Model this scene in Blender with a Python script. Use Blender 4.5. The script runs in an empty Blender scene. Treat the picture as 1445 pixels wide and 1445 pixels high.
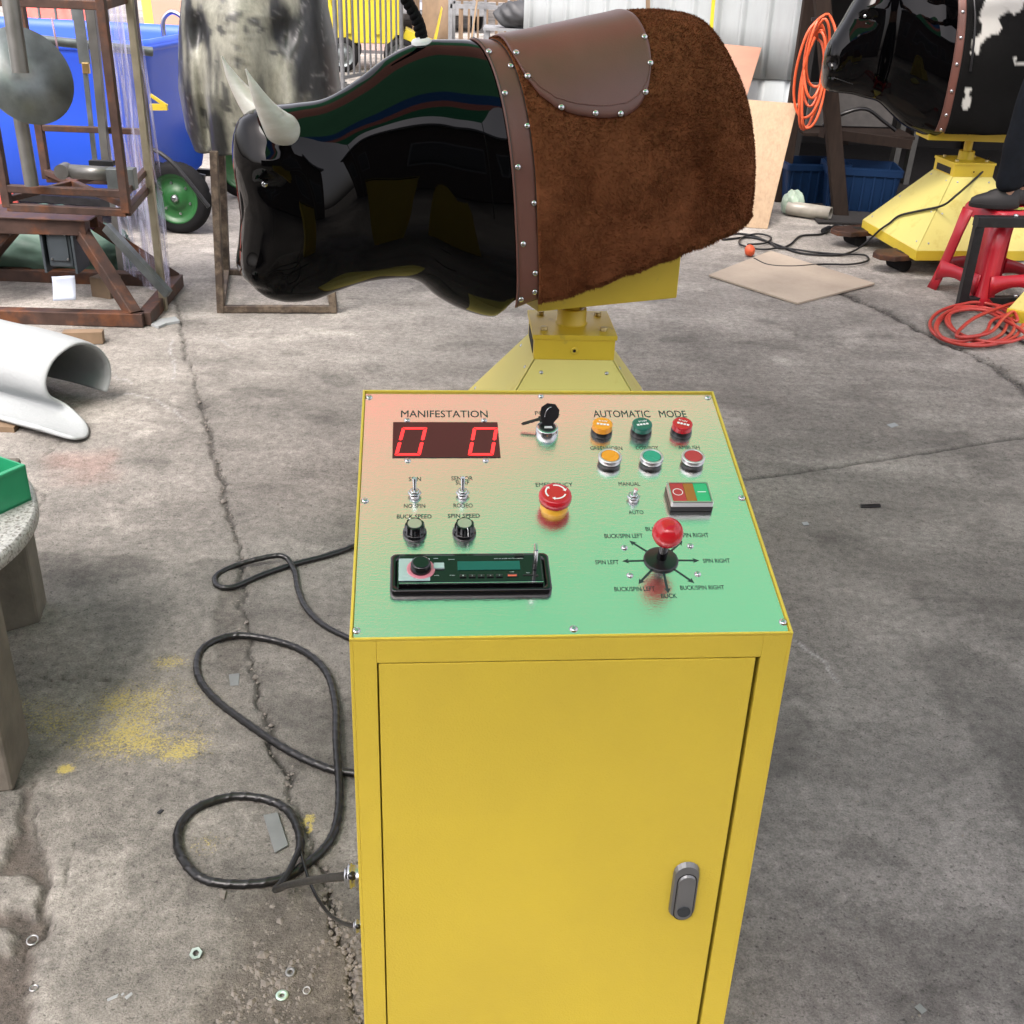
import bpy, bmesh, math, random
import numpy as np
from mathutils import Matrix, Vector
R = math.radians
sc = bpy.context.scene
col = sc.collection
random.seed(7); rng = np.random.default_rng(7)

# ---------------------------------------------------------------- camera
FPX, PITCH, ROLL, EYE = 1580.0, .4768, .0378, 1.6
cp, sp, cr, sr = math.cos(PITCH), math.sin(PITCH), math.cos(ROLL), math.sin(ROLL)
FWD = np.array([0, cp, -sp]); UP = np.array([0, sp, cp]); RT = np.array([1., 0, 0])
cd = bpy.data.cameras.new('camera'); cam = bpy.data.objects.new('camera', cd); col.objects.link(cam)
cd.sensor_width = 36; cd.lens = 36 * FPX / 1445; cd.clip_end = 500; cd.clip_start = .05
r_ = RT * cr + UP * sr; u_ = -RT * sr + UP * cr
cam.matrix_world = Matrix(((r_[0], u_[0], -FWD[0], 0), (r_[1], u_[1], -FWD[1], 0), (r_[2], u_[2], -FWD[2], EYE), (0, 0, 0, 1)))
sc.camera = cam

# ---------------------------------------------------------------- light
w = bpy.data.worlds.new('World'); sc.world = w; w.use_nodes = True
nt = w.node_tree; bg = nt.nodes['Background']
sky = nt.nodes.new('ShaderNodeTexSky'); sky.sky_type = 'NISHITA'; sky.sun_disc = False
SUN_EL, SUN_AZ = R(58), R(205)
sky.sun_elevation = SUN_EL; sky.sun_rotation = SUN_AZ
sky.air_density = 1.0; sky.dust_density = 5.0; sky.ozone_density = 1.0
hs = nt.nodes.new('ShaderNodeHueSaturation'); hs.inputs['Saturation'].default_value = .3; nt.links.new(sky.outputs[0], hs.inputs['Color'])
tint = nt.nodes.new('ShaderNodeMixRGB'); tint.blend_type = 'MULTIPLY'; tint.inputs[0].default_value = 1; tint.inputs[2].default_value = (1.04, .97, .97, 1); nt.links.new(hs.outputs[0], tint.inputs[1])
nt.links.new(tint.outputs[0], bg.inputs[0]); bg.inputs[1].default_value = .15
sd = bpy.data.lights.new('sun', 'SUN'); sd.energy = 1.0; sd.angle = R(32); sd.color = (1, .96, .9)
so = bpy.data.objects.new('sun', sd); col.objects.link(so)
dv = Vector((math.sin(SUN_AZ) * math.cos(SUN_EL), math.cos(SUN_AZ) * math.cos(SUN_EL), math.sin(SUN_EL)))
so.rotation_euler = dv.to_track_quat('Z', 'Y').to_euler()
sc.view_settings.view_transform = 'Standard'; sc.view_settings.look = 'None'
sc.view_settings.exposure = 1.76; sc.view_settings.gamma = 1

# ---------------------------------------------------------------- picture <-> place (surveying only: where a seen point stands)
def ray(u, v):
    x, y = u - 722.5, v - 722.5
    X = x * cr + y * sr; Y = -x * sr + y * cr
    return (FWD * FPX + RT * X - UP * Y) / FPX
E0 = np.array([0, 0, EYE])
def atz(u, v, z=0.0):
    d = ray(u, v); return E0 + d * (z - EYE) / d[2]
def aty(u, v, y):
    d = ray(u, v); return E0 + d * y / d[1]
def onpl(u, v, o, n):
    d = ray(u, v); o = np.array(o, float); n = np.array(n, float)
    return E0 + d * (((o - E0) @ n) / (d @ n))

# ---------------------------------------------------------------- helpers
def tag(o, label=None, cat=None, group=None, kind=None):
    if label: o['label'] = label
    if cat: o['category'] = cat
    if group: o['group'] = group
    if kind: o['kind'] = kind
    return o
def empty(name, loc, label=None, cat=None, group=None):
    o = bpy.data.objects.new(name, None); col.objects.link(o); o.location = [float(c) for c in loc]
    o.empty_display_size = .1
    return tag(o, label, cat, group)
def root_of(o):
    m = Matrix.Identity(4); chain = []
    while o: chain.append(o); o = o.parent
    return chain
class MB:
    def __init__(s, M=None): s.v = []; s.f = []; s.n = 0; s.M = M; s.sm = []
    def add(s, vs, fs, smooth=False):
        vs = np.asarray(vs, float).reshape(-1, 3)
        if s.M is not None:
            vs = vs @ np.array(s.M.to_3x3()).T + np.array(s.M.translation)
        s.v.append(vs); 
        for f in fs: s.f.append([i + s.n for i in f]); s.sm.append(smooth)
        s.n += len(vs); return s
    def box(s, c, d, rot=None, taper=1.0):
        c = np.array(c, float); hx, hy, hz = d[0] / 2, d[1] / 2, d[2] / 2
        v = np.array([(x * hx * (taper if z > 0 else 1), y * hy * (taper if z > 0 else 1), z * hz) for x, y, z in
             ((-1,-1,-1),(1,-1,-1),(1,1,-1),(-1,1,-1),(-1,-1,1),(1,-1,1),(1,1,1),(-1,1,1))])
        if rot is not None: v = v @ np.array(rot.to_3x3()).T
        return s.add(v + c, [(0,3,2,1),(4,5,6,7),(0,1,5,4),(1,2,6,5),(2,3,7,6),(3,0,4,7)])
    def frame(s, d, upv=(0, 0, 1)):
        d = np.array(d, float); d /= np.linalg.norm(d); u = np.array(upv, float)
        if abs(d @ u) > .98: u = np.array([0, 1., 0])
        a = np.cross(d, u); a /= np.linalg.norm(a); b = np.cross(a, d); return d, a, b
    def beam(s, p, q, w, h=None, upv=(0, 0, 1)):
        h = h or w; p = np.array(p, float); q = np.array(q, float); d, a, b = s.frame(q - p, upv)
        v = [e + a * x * w / 2 + b * y * h / 2 for e in (p, q) for x, y in ((-1,-1),(1,-1),(1,1),(-1,1))]
        return s.add(v, [(0,1,2,3),(7,6,5,4),(0,4,5,1),(1,5,6,2),(2,6,7,3),(3,7,4,0)])
    def cyl(s, p, q, r0, r1=None, n=20, caps=True):
        r1 = r0 if r1 is None else r1
        return s.lathe(p, np.array(q, float) - np.array(p, float), [(0, r0), (1, r1)], n, caps, True)
    def lathe(s, p, ax, prof, n=28, caps=True, rel=False, mod=None):
        p = np.array(p, float); L = np.linalg.norm(ax); d, a, b = s.frame(ax)
        k = L if rel else 1.0; vs = []
        th = np.arange(n) * 2 * math.pi / n
        for i, (h, r) in enumerate(prof):
            rr = np.full(n, r) if mod is None else r * mod(th, i)
            vs.append(p + d * h * k + np.outer(np.cos(th) * rr, a) + np.outer(np.sin(th) * rr, b))
        fs = [(i * n + j, i * n + (j + 1) % n, (i + 1) * n + (j + 1) % n, (i + 1) * n + j) for i in range(len(prof) - 1) for j in range(n)]
        s.add(np.concatenate(vs), fs, True)
        if caps:
            s.add(vs[0], [list(range(n))[::-1]]); s.add(vs[-1], [list(range(n))])
        return s
    def tube(s, pts, r, n=10, sub=6, closed=False, helix=None):
        P = catmull(pts, sub, closed) if sub > 1 else np.array(pts, float)
        m = len(P); T = np.gradient(P, axis=0) if not closed else (np.roll(P, -1, 0) - np.roll(P, 1, 0))
        T /= np.linalg.norm(T, axis=1)[:, None] + 1e-12
        a = np.cross(T[0], (0, 0, 1.)); 
        if np.linalg.norm(a) < .1: a = np.cross(T[0], (0, 1., 0))
        vs = []; th = np.arange(n) * 2 * math.pi / n
        seg = np.r_[0, np.cumsum(np.linalg.norm(np.diff(P, axis=0), axis=1))]
        rr = np.interp(np.linspace(0, 1, m), np.linspace(0, 1, len(r)), r) if hasattr(r, '__len__') else np.full(m, r)
        for i in range(m):
            a = a - T[i] * (a @ T[i]); a /= np.linalg.norm(a); b = np.cross(T[i], a)
            q = rr[i] * (1 + (helix[0] * np.maximum(0, np.sin(th + seg[i] / helix[1] * 2 * math.pi)) ** 3 if helix else 0)) * np.ones(n)
            vs.append(P[i] + np.outer(np.cos(th) * q, a) + np.outer(np.sin(th) * q, b))
        k = m if closed else m - 1
        s.add(np.concatenate(vs), [(i * n + j, i * n + (j + 1) % n, ((i + 1) % m) * n + (j + 1) % n, ((i + 1) % m) * n + j) for i in range(k) for j in range(n)], True)
        if not closed:
            s.add(vs[0], [list(range(n))[::-1]]); s.add(vs[-1], [list(range(n))])
        return s
    def loft(s, rings, caps=True, smooth=True, closed=True):
        n = len(rings[0]); V = np.concatenate([np.array(r, float) for r in rings])
        m = n if closed else n - 1
        s.add(V, [(i * n + j, i * n + (j + 1) % n, (i + 1) * n + (j + 1) % n, (i + 1) * n + j) for i in range(len(rings) - 1) for j in range(m)], smooth)
        if caps: s.add(rings[0], [list(range(n))[::-1]]); s.add(rings[-1], [list(range(n))])
        return s
    def prism(s, poly, vec):
        p = np.array(poly, float); v = np.array(vec, float); n = len(p)
        return s.add(np.concatenate([p, p + v]), [list(range(n))[::-1], list(range(n, 2 * n))] + [(i, (i + 1) % n, n + (i + 1) % n, n + i) for i in range(n)])
    def build(s, name, m, parent=None, bevel=0, seg=2, weld=False, fix=True):
        me = bpy.data.meshes.new(name)
        V = np.concatenate(s.v)
        me.from_pydata(V.tolist(), [], s.f); me.materials.append(m)
        me.polygons.foreach_set('use_smooth', s.sm)
        if weld or fix:
            bm = bmesh.new(); bm.from_mesh(me)
            if weld: bmesh.ops.remove_doubles(bm, verts=bm.verts, dist=1e-5)
            if fix: bmesh.ops.recalc_face_normals(bm, faces=bm.faces)
            bm.to_mesh(me); bm.free()
        o = bpy.data.objects.new(name, me); col.objects.link(o)
        if bevel:
            b = o.modifiers.new('bevel', 'BEVEL'); b.width = bevel; b.segments = seg; b.limit_method = 'ANGLE'; b.angle_limit = R(40)
            b.harden_normals = False
        if parent is not None: attach(o, parent)
        return o
def wm(o):
    m = o.matrix_basis.copy()
    return m if o.parent is None else wm(o.parent) @ o.matrix_parent_inverse @ m
def attach(o, parent):
    o.parent = parent; o.matrix_parent_inverse = wm(parent).inverted()
def copy_tree(o, parent=None):
    c = o.copy(); col.objects.link(c)
    if parent is not None: c.parent = parent
    for ch in list(o.children): copy_tree(ch, c)
    return c
def catmull(pts, sub=6, closed=False):
    P = np.array(pts, float); n = len(P)
    if n < 3: return P
    if closed: idx = lambda i: P[i % n]
    else: idx = lambda i: P[i] if 0 <= i < n else (2 * P[0] - P[1] if i < 0 else 2 * P[-1] - P[-2])
    out = []
    for i in range(n if closed else n - 1):
        a, b, c, d = idx(i - 1), idx(i), idx(i + 1), idx(i + 2)
        for k in range(sub):
            t = k / sub
            out.append(.5 * ((2 * b) + (c - a) * t + (2 * a - 5 * b + 4 * c - d) * t * t + (3 * b - a - 3 * c + d) * t ** 3))
    if not closed: out.append(P[-1])
    return np.array(out)
def rrect(hx, hy, r, n=6, c=(0, 0)):
    o = []
    for qx, qy, a0 in ((1, 1, 0), (-1, 1, 90), (-1, -1, 180), (1, -1, 270)):
        for i in range(n + 1):
            a = R(a0 + 90 * i / n); o.append((c[0] + qx * (hx - r) + r * math.cos(a), c[1] + qy * (hy - r) + r * math.sin(a)))
    return o
# value noise in numpy
def vnoise(x, y, seed=0):
    xi = np.floor(x).astype(np.int64); yi = np.floor(y).astype(np.int64); fx = x - xi; fy = y - yi
    fx = fx * fx * (3 - 2 * fx); fy = fy * fy * (3 - 2 * fy)
    def h(a, b):
        n = (a * 374761393 + b * 668265263 + seed * 1442695041) & 0xffffffff
        n = ((n ^ (n >> 13)) * 1274126177) & 0xffffffff
        return ((n ^ (n >> 16)) & 0xffff) / 65535.0
    return (h(xi, yi) * (1 - fx) + h(xi + 1, yi) * fx) * (1 - fy) + (h(xi, yi + 1) * (1 - fx) + h(xi + 1, yi + 1) * fx) * fy
def fbm(x, y, f=1, o=4, seed=0):
    s = 0; a = .5; t = 0
    for i in range(o): s = s + a * vnoise(x * f, y * f, seed + i * 17); t += a; a *= .5; f *= 2.03
    return s / t
def sstep(a, b, x): t = np.clip((x - a) / (b - a), 0, 1); return t * t * (3 - 2 * t)

# ---------------------------------------------------------------- materials
def mat(name, c, rough=.5, metal=0, var=.12, scale=20, bump=0, bscale=120, coat=0, c2=None, c2amt=.5, c2scale=4, c2sharp=.15, spec=.5, emit=None, trans=0, alpha=1, stretch=(1, 1, 1), rvar=.1, ior=None):
    m = bpy.data.materials.new(name); m.use_nodes = True; t = m.node_tree; N = t.nodes; L = t.links
    b = N['Principled BSDF']; tc = N.new('ShaderNodeTexCoord'); mp = N.new('ShaderNodeMapping'); L.new(tc.outputs['Object'], mp.inputs[0])
    mp.inputs['Scale'].default_value = stretch
    b.inputs['Roughness'].default_value = rough; b.inputs['Metallic'].default_value = metal
    b.inputs['Specular IOR Level'].default_value = spec; b.inputs['Coat Weight'].default_value = coat; b.inputs['Coat Roughness'].default_value = .04
    b.inputs['Transmission Weight'].default_value = trans; b.inputs['Alpha'].default_value = alpha
    if ior: b.inputs['IOR'].default_value = ior
    n1 = N.new('ShaderNodeTexNoise'); n1.inputs['Scale'].default_value = scale; n1.inputs['Detail'].default_value = 6; L.new(mp.outputs[0], n1.inputs[0])
    mr = N.new('ShaderNodeMapRange'); mr.inputs[1].default_value = .3; mr.inputs[2].default_value = .7; mr.inputs[3].default_value = 1 - var; mr.inputs[4].default_value = 1 + var
    L.new(n1.outputs[0], mr.inputs[0])
    base = N.new('ShaderNodeRGB'); base.outputs[0].default_value = (*c, 1); out = base.outputs[0]
    if c2:
        n2 = N.new('ShaderNodeTexNoise'); n2.inputs['Scale'].default_value = c2scale; n2.inputs['Detail'].default_value = 8; n2.inputs['Roughness'].default_value = .65; L.new(mp.outputs[0], n2.inputs[0])
        m2 = N.new('ShaderNodeMapRange'); th = .5 + (.5 - c2amt) * .5; m2.inputs[1].default_value = th - c2sharp / 2; m2.inputs[2].default_value = th + c2sharp / 2; L.new(n2.outputs[0], m2.inputs[0])
        mx = N.new('ShaderNodeMixRGB'); L.new(m2.outputs[0], mx.inputs[0]); L.new(out, mx.inputs[1]); mx.inputs[2].default_value = (*c2, 1); out = mx.outputs[0]
    vm = N.new('ShaderNodeVectorMath'); vm.operation = 'SCALE'; L.new(out, vm.inputs[0]); L.new(mr.outputs[0], vm.inputs['Scale']); L.new(vm.outputs[0], b.inputs['Base Color'])
    if rvar:
        m3 = N.new('ShaderNodeMapRange'); m3.inputs[3].default_value = max(.02, rough - rvar * rough); m3.inputs[4].default_value = min(1, rough + rvar * rough); m3.inputs[1].default_value = .3; m3.inputs[2].default_value = .7
        L.new(n1.outputs[0], m3.inputs[0]); L.new(m3.outputs[0], b.inputs['Roughness'])
    if bump:
        n4 = N.new('ShaderNodeTexNoise'); n4.inputs['Scale'].default_value = bscale; n4.inputs['Detail'].default_value = 3; L.new(mp.outputs[0], n4.inputs[0])
        bp = N.new('ShaderNodeBump'); bp.inputs['Strength'].default_value = bump; bp.inputs['Distance'].default_value = .002; L.new(n4.outputs[0], bp.inputs['Height']); L.new(bp.outputs[0], b.inputs['Normal'])
    if emit: b.inputs['Emission Color'].default_value = (*emit[:3], 1); b.inputs['Emission Strength'].default_value = emit[3]
    return m
M = {}
M['yellow'] = mat('yellow_paint', (.62, .475, .046), .4, var=.05, scale=3, bump=.35, bscale=420, c2=(.56,.42,.05), c2amt=.34, c2scale=3.5, c2sharp=.5)
M['yellow2'] = mat('pale_yellow_paint', (.6, .53, .15), .4, var=.04, scale=3, bump=.1, bscale=200, c2=(.5, .4, .08), c2amt=.22, c2scale=9)
M['yellow3'] = mat('worn_yellow_paint', (.62, .46, .035), .42, var=.06, scale=8, c2=(.36, .27, .06), c2amt=.1, c2scale=14)
M['yellow4'] = mat('bright_yellow_paint', (.5, .41, .02), .5, var=.06)
M['black_gap'] = mat('dark_gap', (.012, .011, .01), .8)
M['black'] = mat('black_plastic', (.008, .008, .009), .32, var=.1)
M['blackg'] = mat('glossy_black_plastic', (.004, .004, .005), .1, var=.1, rvar=.3)
M['cable'] = mat('black_cable_rubber', (.006, .0062, .0065), .34, var=.2, scale=60)
M['chrome'] = mat('bright_steel', (.5, .51, .52), .2, 1, var=.04, scale=40)
M['zinc'] = mat('zinc_steel', (.45, .46, .47), .3, 1, var=.1, scale=60)
M['satin'] = mat('satin_aluminium', (.6, .6, .6), .34, 1, var=.05, scale=30)
M['greymetal'] = mat('grey_cast_metal', (.2, .205, .21), .42, .6, var=.06)
M['redplastic'] = mat('red_gloss_plastic', (.5, .012, .02), .16, var=.04)
M['redbtn'] = mat('red_button', (.42, .03, .04), .3, var=.03)
M['orangebtn'] = mat('orange_button', (.8, .32, .015), .28, var=.03)
M['greenbtn'] = mat('green_button', (.02, .32, .2), .28, var=.03)
M['darkgreenbtn'] = mat('dark_green_lens', (.01, .13, .09), .18, var=.03)
M['yellowplastic'] = mat('yellow_plastic', (.75, .4, .02), .3, var=.03)
M['white'] = mat('white_print', (.8, .8, .8), .5, var=.02)
M['ink'] = mat('dark_print', (.012, .03, .03), .5, var=.1)
M['digit'] = mat('lit_led_segment', (.5, .01, .01), .3, emit=(1, .025, .03, .62))
M['rope'] = mat('black_rope_fibre', (.005, .005, .006), .8, spec=.15, var=.4, scale=200)
M['bull'] = mat('gloss_black_lacquer', (.0008, .0008, .001), .025, var=0, coat=0, rvar=0, bump=0, spec=.22)
M['leather'] = mat('brown_leather', (.15, .056, .042), .42, var=.1, scale=9, bump=.18, bscale=260, c2=(.13, .06, .046), c2amt=.4, c2scale=5, c2sharp=.4)
M['horn'] = mat('ivory_horn', (.54, .545, .5), .3, var=.08, scale=14, bump=.1, bscale=60, c2=(.42, .4, .33), c2amt=.3, c2scale=16, c2sharp=.5, stretch=(1, 1, 3))
M['rust'] = mat('rusty_steel', (.06, .034, .026), .6, .35, var=.3, scale=18, bump=.3, bscale=90, c2=(.13, .05, .022), c2amt=.36, c2scale=7)
M['rust2'] = mat('old_angle_iron', (.13, .1, .07), .7, .1, var=.35, scale=25, bump=.4, bscale=90, c2=(.05, .035, .025), c2amt=.5, c2scale=16)
M['galv'] = mat('galvanised_steel', (.2, .225, .225), .4, .75, var=.12, scale=12, c2=(.13, .15, .15), c2amt=.45, c2scale=9, c2sharp=.3)
M['steelpole'] = mat('grey_steel_pole', (.18, .18, .17), .38, .7, var=.2, scale=10)
M['blueplastic'] = mat('blue_plastic', (.02, .09, .62), .36, var=.05, scale=3, bump=.05)
M['darkblue'] = mat('dark_blue_plastic', (.004, .018, .055), .5, spec=.2, var=.12, scale=5)
M['tyre'] = mat('tyre_rubber', (.008, .008, .009), .8, spec=.2, var=.2)
M['greenrim'] = mat('green_wheel_paint', (.012, .09, .02), .4, var=.08, scale=12)
M['foam'] = mat('white_foam_sheet', (.31, .33, .335), .8, var=.05, scale=6, bump=1, bscale=55, spec=.1, c2=(.25, .265, .27), c2amt=.3, c2scale=3, c2sharp=.5)
M['ply'] = mat('pale_plywood', (.33, .235, .145), .6, var=.1, scale=14, spec=.3, c2=(.26, .175, .105), c2amt=.35, c2scale=5, c2sharp=.4, stretch=(6, 6, .7))
M['plyred'] = mat('reddish_plywood', (.28, .14, .085), .55, var=.1, scale=5, c2=(.29, .13, .08), c2amt=.4, c2scale=4, c2sharp=.4, stretch=(1, 1, 4))
M['plydirty'] = mat('dirty_plywood', (.5, .42, .33), .8, var=.15, scale=7, c2=(.2, .165, .13), c2amt=.45, c2scale=3.5, c2sharp=.5)
M['timber'] = mat('weathered_timber', (.02, .0135, .0105), .85, var=.3, spec=.15, scale=12, bump=.5, bscale=50, stretch=(5, 5, .6))
M['wood'] = mat('raw_wood', (.17, .115, .07), .75, var=.25, scale=12, stretch=(1, 1, .5))
M['darkwall'] = mat('dark_shed_board', (.012, .0105, .01), .85, var=.35, scale=6, stretch=(6, 6, .5))
M['orange'] = mat('orange_cable_sheath', (.56, .09, .03), .4, var=.08)
M['redcable'] = mat('red_cable_sheath', (.4, .04, .03), .4, var=.1)
M['redstool'] = mat('red_stool_plastic', (.4, .01, .022), .34, var=.06, scale=6)
M['darkmetal'] = mat('black_painted_steel', (.014, .0145, .016), .45, .0, spec=.3, var=.25, scale=30)
M['denim'] = mat('dark_denim', (.008, .010, .014), .9, spec=.15, var=.3, scale=40, bump=.8, bscale=30)
M['skin'] = mat('skin', (.42, .23, .15), .5, var=.06)
M['jacket'] = mat('dark_jacket', (.03, .03, .035), .8, var=.2)
M['shoe'] = mat('dark_shoe', (.014, .013, .013), .6, var=.2)
M['stone'] = mat('terrazzo_stone', (.36, .36, .35), .55, var=.35, scale=160, c2=(.14, .13, .12), c2amt=.38, c2scale=130, c2sharp=.1, bump=.2)
M['greenbin'] = mat('green_plastic_bin', (.02, .26, .12), .36, var=.05)
M['concrete'] = mat('dark_concrete_block', (.13, .115, .095), .9, var=.25, scale=14, bump=.8, bscale=70)
M['paper'] = mat('white_paper', (.38, .42, .5), .6, var=.02)
M['motor'] = mat('grey_motor_enamel', (.035, .045, .052), .45, var=.1)
M['greentarp'] = mat('green_tarp', (.07, .13, .1), .6, var=.3, scale=6, bump=.9, bscale=12)
M['redtarp'] = mat('red_tarp', (.6, .1, .08), .6, var=.12, scale=8, bump=.9, bscale=8)
M['fence'] = mat('grey_galvanised_bar', (.13, .135, .14), .5, .3, var=.1)
M['rack'] = mat('grey_steel_rack', (.24, .25, .26), .5, .3, var=.15)
M['truck'] = mat('white_truck_paint', (.42, .43, .44), .3, var=.03)
M['darkglass'] = mat('dark_glass', (.03, .035, .04), .08, var=.05)
M['purple'] = mat('purple_plastic', (.06, .02, .2), .4, var=.1)
M['gold'] = mat('brass_metal', (.7, .5, .22), .3, 1, var=.1)
M['bark'] = mat('bark', (.1, .08, .06), .9, var=.3)
M['leaf'] = mat('leaf_green', (.06, .09, .035), .6, var=.5, scale=3)
M['hidemix'] = mat('black_and_white_hide', (.008, .008, .008), .7, spec=.08, var=.1, c2=(.62, .62, .58), c2amt=.36, c2scale=3.2, c2sharp=.02)
# ================================================================ GROUND
def seg_dist(X, Y, pl):
    d = np.full(X.shape, 1e9)
    for a, b in zip(pl[:-1], pl[1:]):
        ax, ay = a[0], a[1]; vx, vy = b[0] - ax, b[1] - ay
        t = np.clip(((X - ax) * vx + (Y - ay) * vy) / (vx * vx + vy * vy + 1e-12), 0, 1)
        d = np.minimum(d, np.hypot(X - ax - t * vx, Y - ay - t * vy))
    return d
G = lambda L: [atz(u, v)[:2] for u, v in L]
def inpoly(X, Y, pl, soft):
    inside = np.zeros(X.shape, bool); n = len(pl)
    for i in range(n):
        x1, y1 = pl[i]; x2, y2 = pl[(i + 1) % n]
        c = ((y1 > Y) != (y2 > Y)) & (X < (x2 - x1) * (Y - y1) / (y2 - y1 + 1e-12) + x1); inside ^= c
    d = seg_dist(X, Y, list(pl) + [pl[0]])
    return sstep(-soft, soft, np.where(inside, d, -d))
NY, NX = 900, 900
yy = 1.0 * (33.0 ** np.linspace(0, 1, NY)) - .1
kk = np.linspace(-1.05, 1.05, NX); kk = kk * (.55 + .45 * kk ** 2) * .72 / .9
KX, YY = np.meshgrid(kk, yy); XX = KX * (YY + .6)
wx = (fbm(XX, YY, 14, 3, 5) - .5) * .05; wy = (fbm(XX, YY, 14, 3, 9) - .5) * .05
wx += (fbm(XX, YY, 60, 2, 3) - .5) * .014; wy += (fbm(XX, YY, 60, 2, 4) - .5) * .014
Xw, Yw = XX + wx, YY + wy
joint = G([(212, 250), (232, 340), (250, 430), (264, 500), (279, 550), (290, 600), (304, 640), (317, 690), (330, 740), (340, 790), (346, 850), (356, 930), (372, 1000), (390, 1060), (412, 1110), (452, 1210), (474, 1290), (492, 1370), (505, 1460)])
jointR = G([(1010, 684), (1046, 677), (1120, 668), (1200, 655), (1300, 641), (1400, 624), (1500, 608)])
edgeR = G([(1178, 408), (1215, 425), (1250, 440), (1300, 468), (1350, 490), (1400, 515), (1460, 560)])
fineR = G([(1120, 470), (1210, 500), (1330, 540)])
seam = G([(60, 300), (190, 305), (300, 296), (360, 290)])
small = [G([(20, 850), (62, 838), (80, 830), (108, 832)]), G([(60, 650), (90, 625), (170, 614), (300, 612)]), G([(55, 690), (62, 720)]), G([(180, 705), (250, 690)]),
         G([(60, 960), (110, 958), (160, 962)]), G([(0, 1105), (40, 1100), (62, 1150), (60, 1240), (60, 1300), (40, 1350)]), G([(40, 1290), (20, 1300), (0, 1285)]), G([(110, 1180), (95, 1260), (60, 1300)])]
dj = seg_dist(Xw, Yw, joint); djr = seg_dist(XX + .25 * wx, YY + .25 * wy, jointR); der = seg_dist(Xw, Yw, edgeR)
wj = .004 + .009 * fbm(XX, YY, 9, 2, 21) ** 2
crack = np.exp(-(dj / wj) ** 2) * (.55 + .45 * fbm(XX, YY, 12, 2, 2)) + np.exp(-(djr / .0075) ** 2) * 1.0 + np.exp(-(der / (.012 + .03 * fbm(XX, YY, 6, 2, 33) ** 2)) ** 2)
for s in small: crack += np.exp(-(seg_dist(Xw, Yw, s) / .0035) ** 2) * .6 * sstep(.3, .6, fbm(XX, YY, 8, 2, 8))
crack += np.exp(-(seg_dist(Xw, Yw, seam) / .008) ** 2) * .6 + np.exp(-(seg_dist(Xw, Yw, fineR) / .005) ** 2) * .35
crack = np.clip(crack, 0, 1)
# crumbled strip along the joint, gravel patch near the cabinet, patches of dirt
crumb = inpoly(Xw, Yw, G([(302, 826), (340, 820), (352, 930), (350, 960), (310, 950), (306, 880)]), .012)
grav = inpoly(Xw, Yw, G([(330, 1275), (420, 1225), (470, 1235), (505, 1320), (520, 1500), (250, 1520), (290, 1420), (330, 1345)]), .04)
holes = inpoly(Xw, Yw, G([(-60, 1110), (45, 1105), (60, 1180), (66, 1300), (50, 1400), (60, 1500), (-80, 1500)]), .02)
stones = sum(inpoly(Xw, Yw, G(q), .012) for q in ([(-20, 1120), (34, 1110), (36, 1165), (10, 1225), (-20, 1225)], [(-20, 1240), (30, 1232), (52, 1255), (40, 1292), (-20, 1290)], [(-20, 1310), (18, 1320), (14, 1350), (-20, 1360)]))
holes = np.clip(holes - stones, 0, 1)
low = fbm(XX, YY, 1.1, 4, 40); mid = fbm(XX, YY, 5, 4, 50); hi = fbm(XX, YY, 38, 3, 60); streak = fbm(XX * .7 + YY * .5, YY * 2.6, 5, 5, 70)
alb = .182 * (1 + .5 * (low - .5) + .55 * (mid - .5) + .3 * (hi - .5) + .38 * (streak - .5))
ur = fbm(XX * .45, YY * 1.6, 3.2, 5, 300); alb *= 1 + .5 * (ur - .5)
leftslab = (XX < np.interp(YY, [p[1] for p in joint][::-1], [p[0] for p in joint][::-1]))
alb = np.where(leftslab, alb * 1.03, alb)
near = sstep(3.3, 1.3, YY) * sstep(.1, .6, XX)                       # slab colour darkened near the camera on the right
alb *= 1 - .2 * near
stain = sstep(.56, .68, fbm(XX, YY, 3.5, 4, 81)) * sstep(3.2, 2.2, YY) * sstep(.3, .6, XX)
alb *= 1 - .3 * stain
alb *= 1 - .25 * sstep(.6, .72, fbm(XX * .7, YY, 6, 4, 85)) 
alb *= 1 + .35 * sstep(.66, .74, fbm(XX, YY, 2.6, 5, 91)) * (1 - near * .6)
rgb = np.stack([alb * 1.05, alb * .98, alb * .885], -1)
far_lift = sstep(2.6, 5.0, YY)[..., None]
rgb = rgb * (1 - far_lift * .0) ; rgb[..., 2] *= (1 + .09 * near)
rgb *= (1 + .36 * far_lift)  # far floor's brightness put into its colour, growing with distance
g = np.clip(np.exp(-(dj / .05) ** 2) * .35 + np.exp(-(der / .09) ** 2) * .5, 0, 1)[..., None]
rgb *= 1 - .35 * g
for m_, c_ in ((grav, (.105, .095, .083)), (holes, (.085, .072, .062)), (crumb, (.12, .11, .098))):
    f_ = (m_ * (.85 + .25 * hi))[..., None]; rgb = rgb * (1 - f_) + np.array(c_) * (1 + .8 * (hi - .5))[..., None] * f_
rgb = rgb * (1 - .55 * stones[..., None]) + np.array((.2, .21, .2)) * .55 * stones[..., None] if False else rgb
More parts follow.
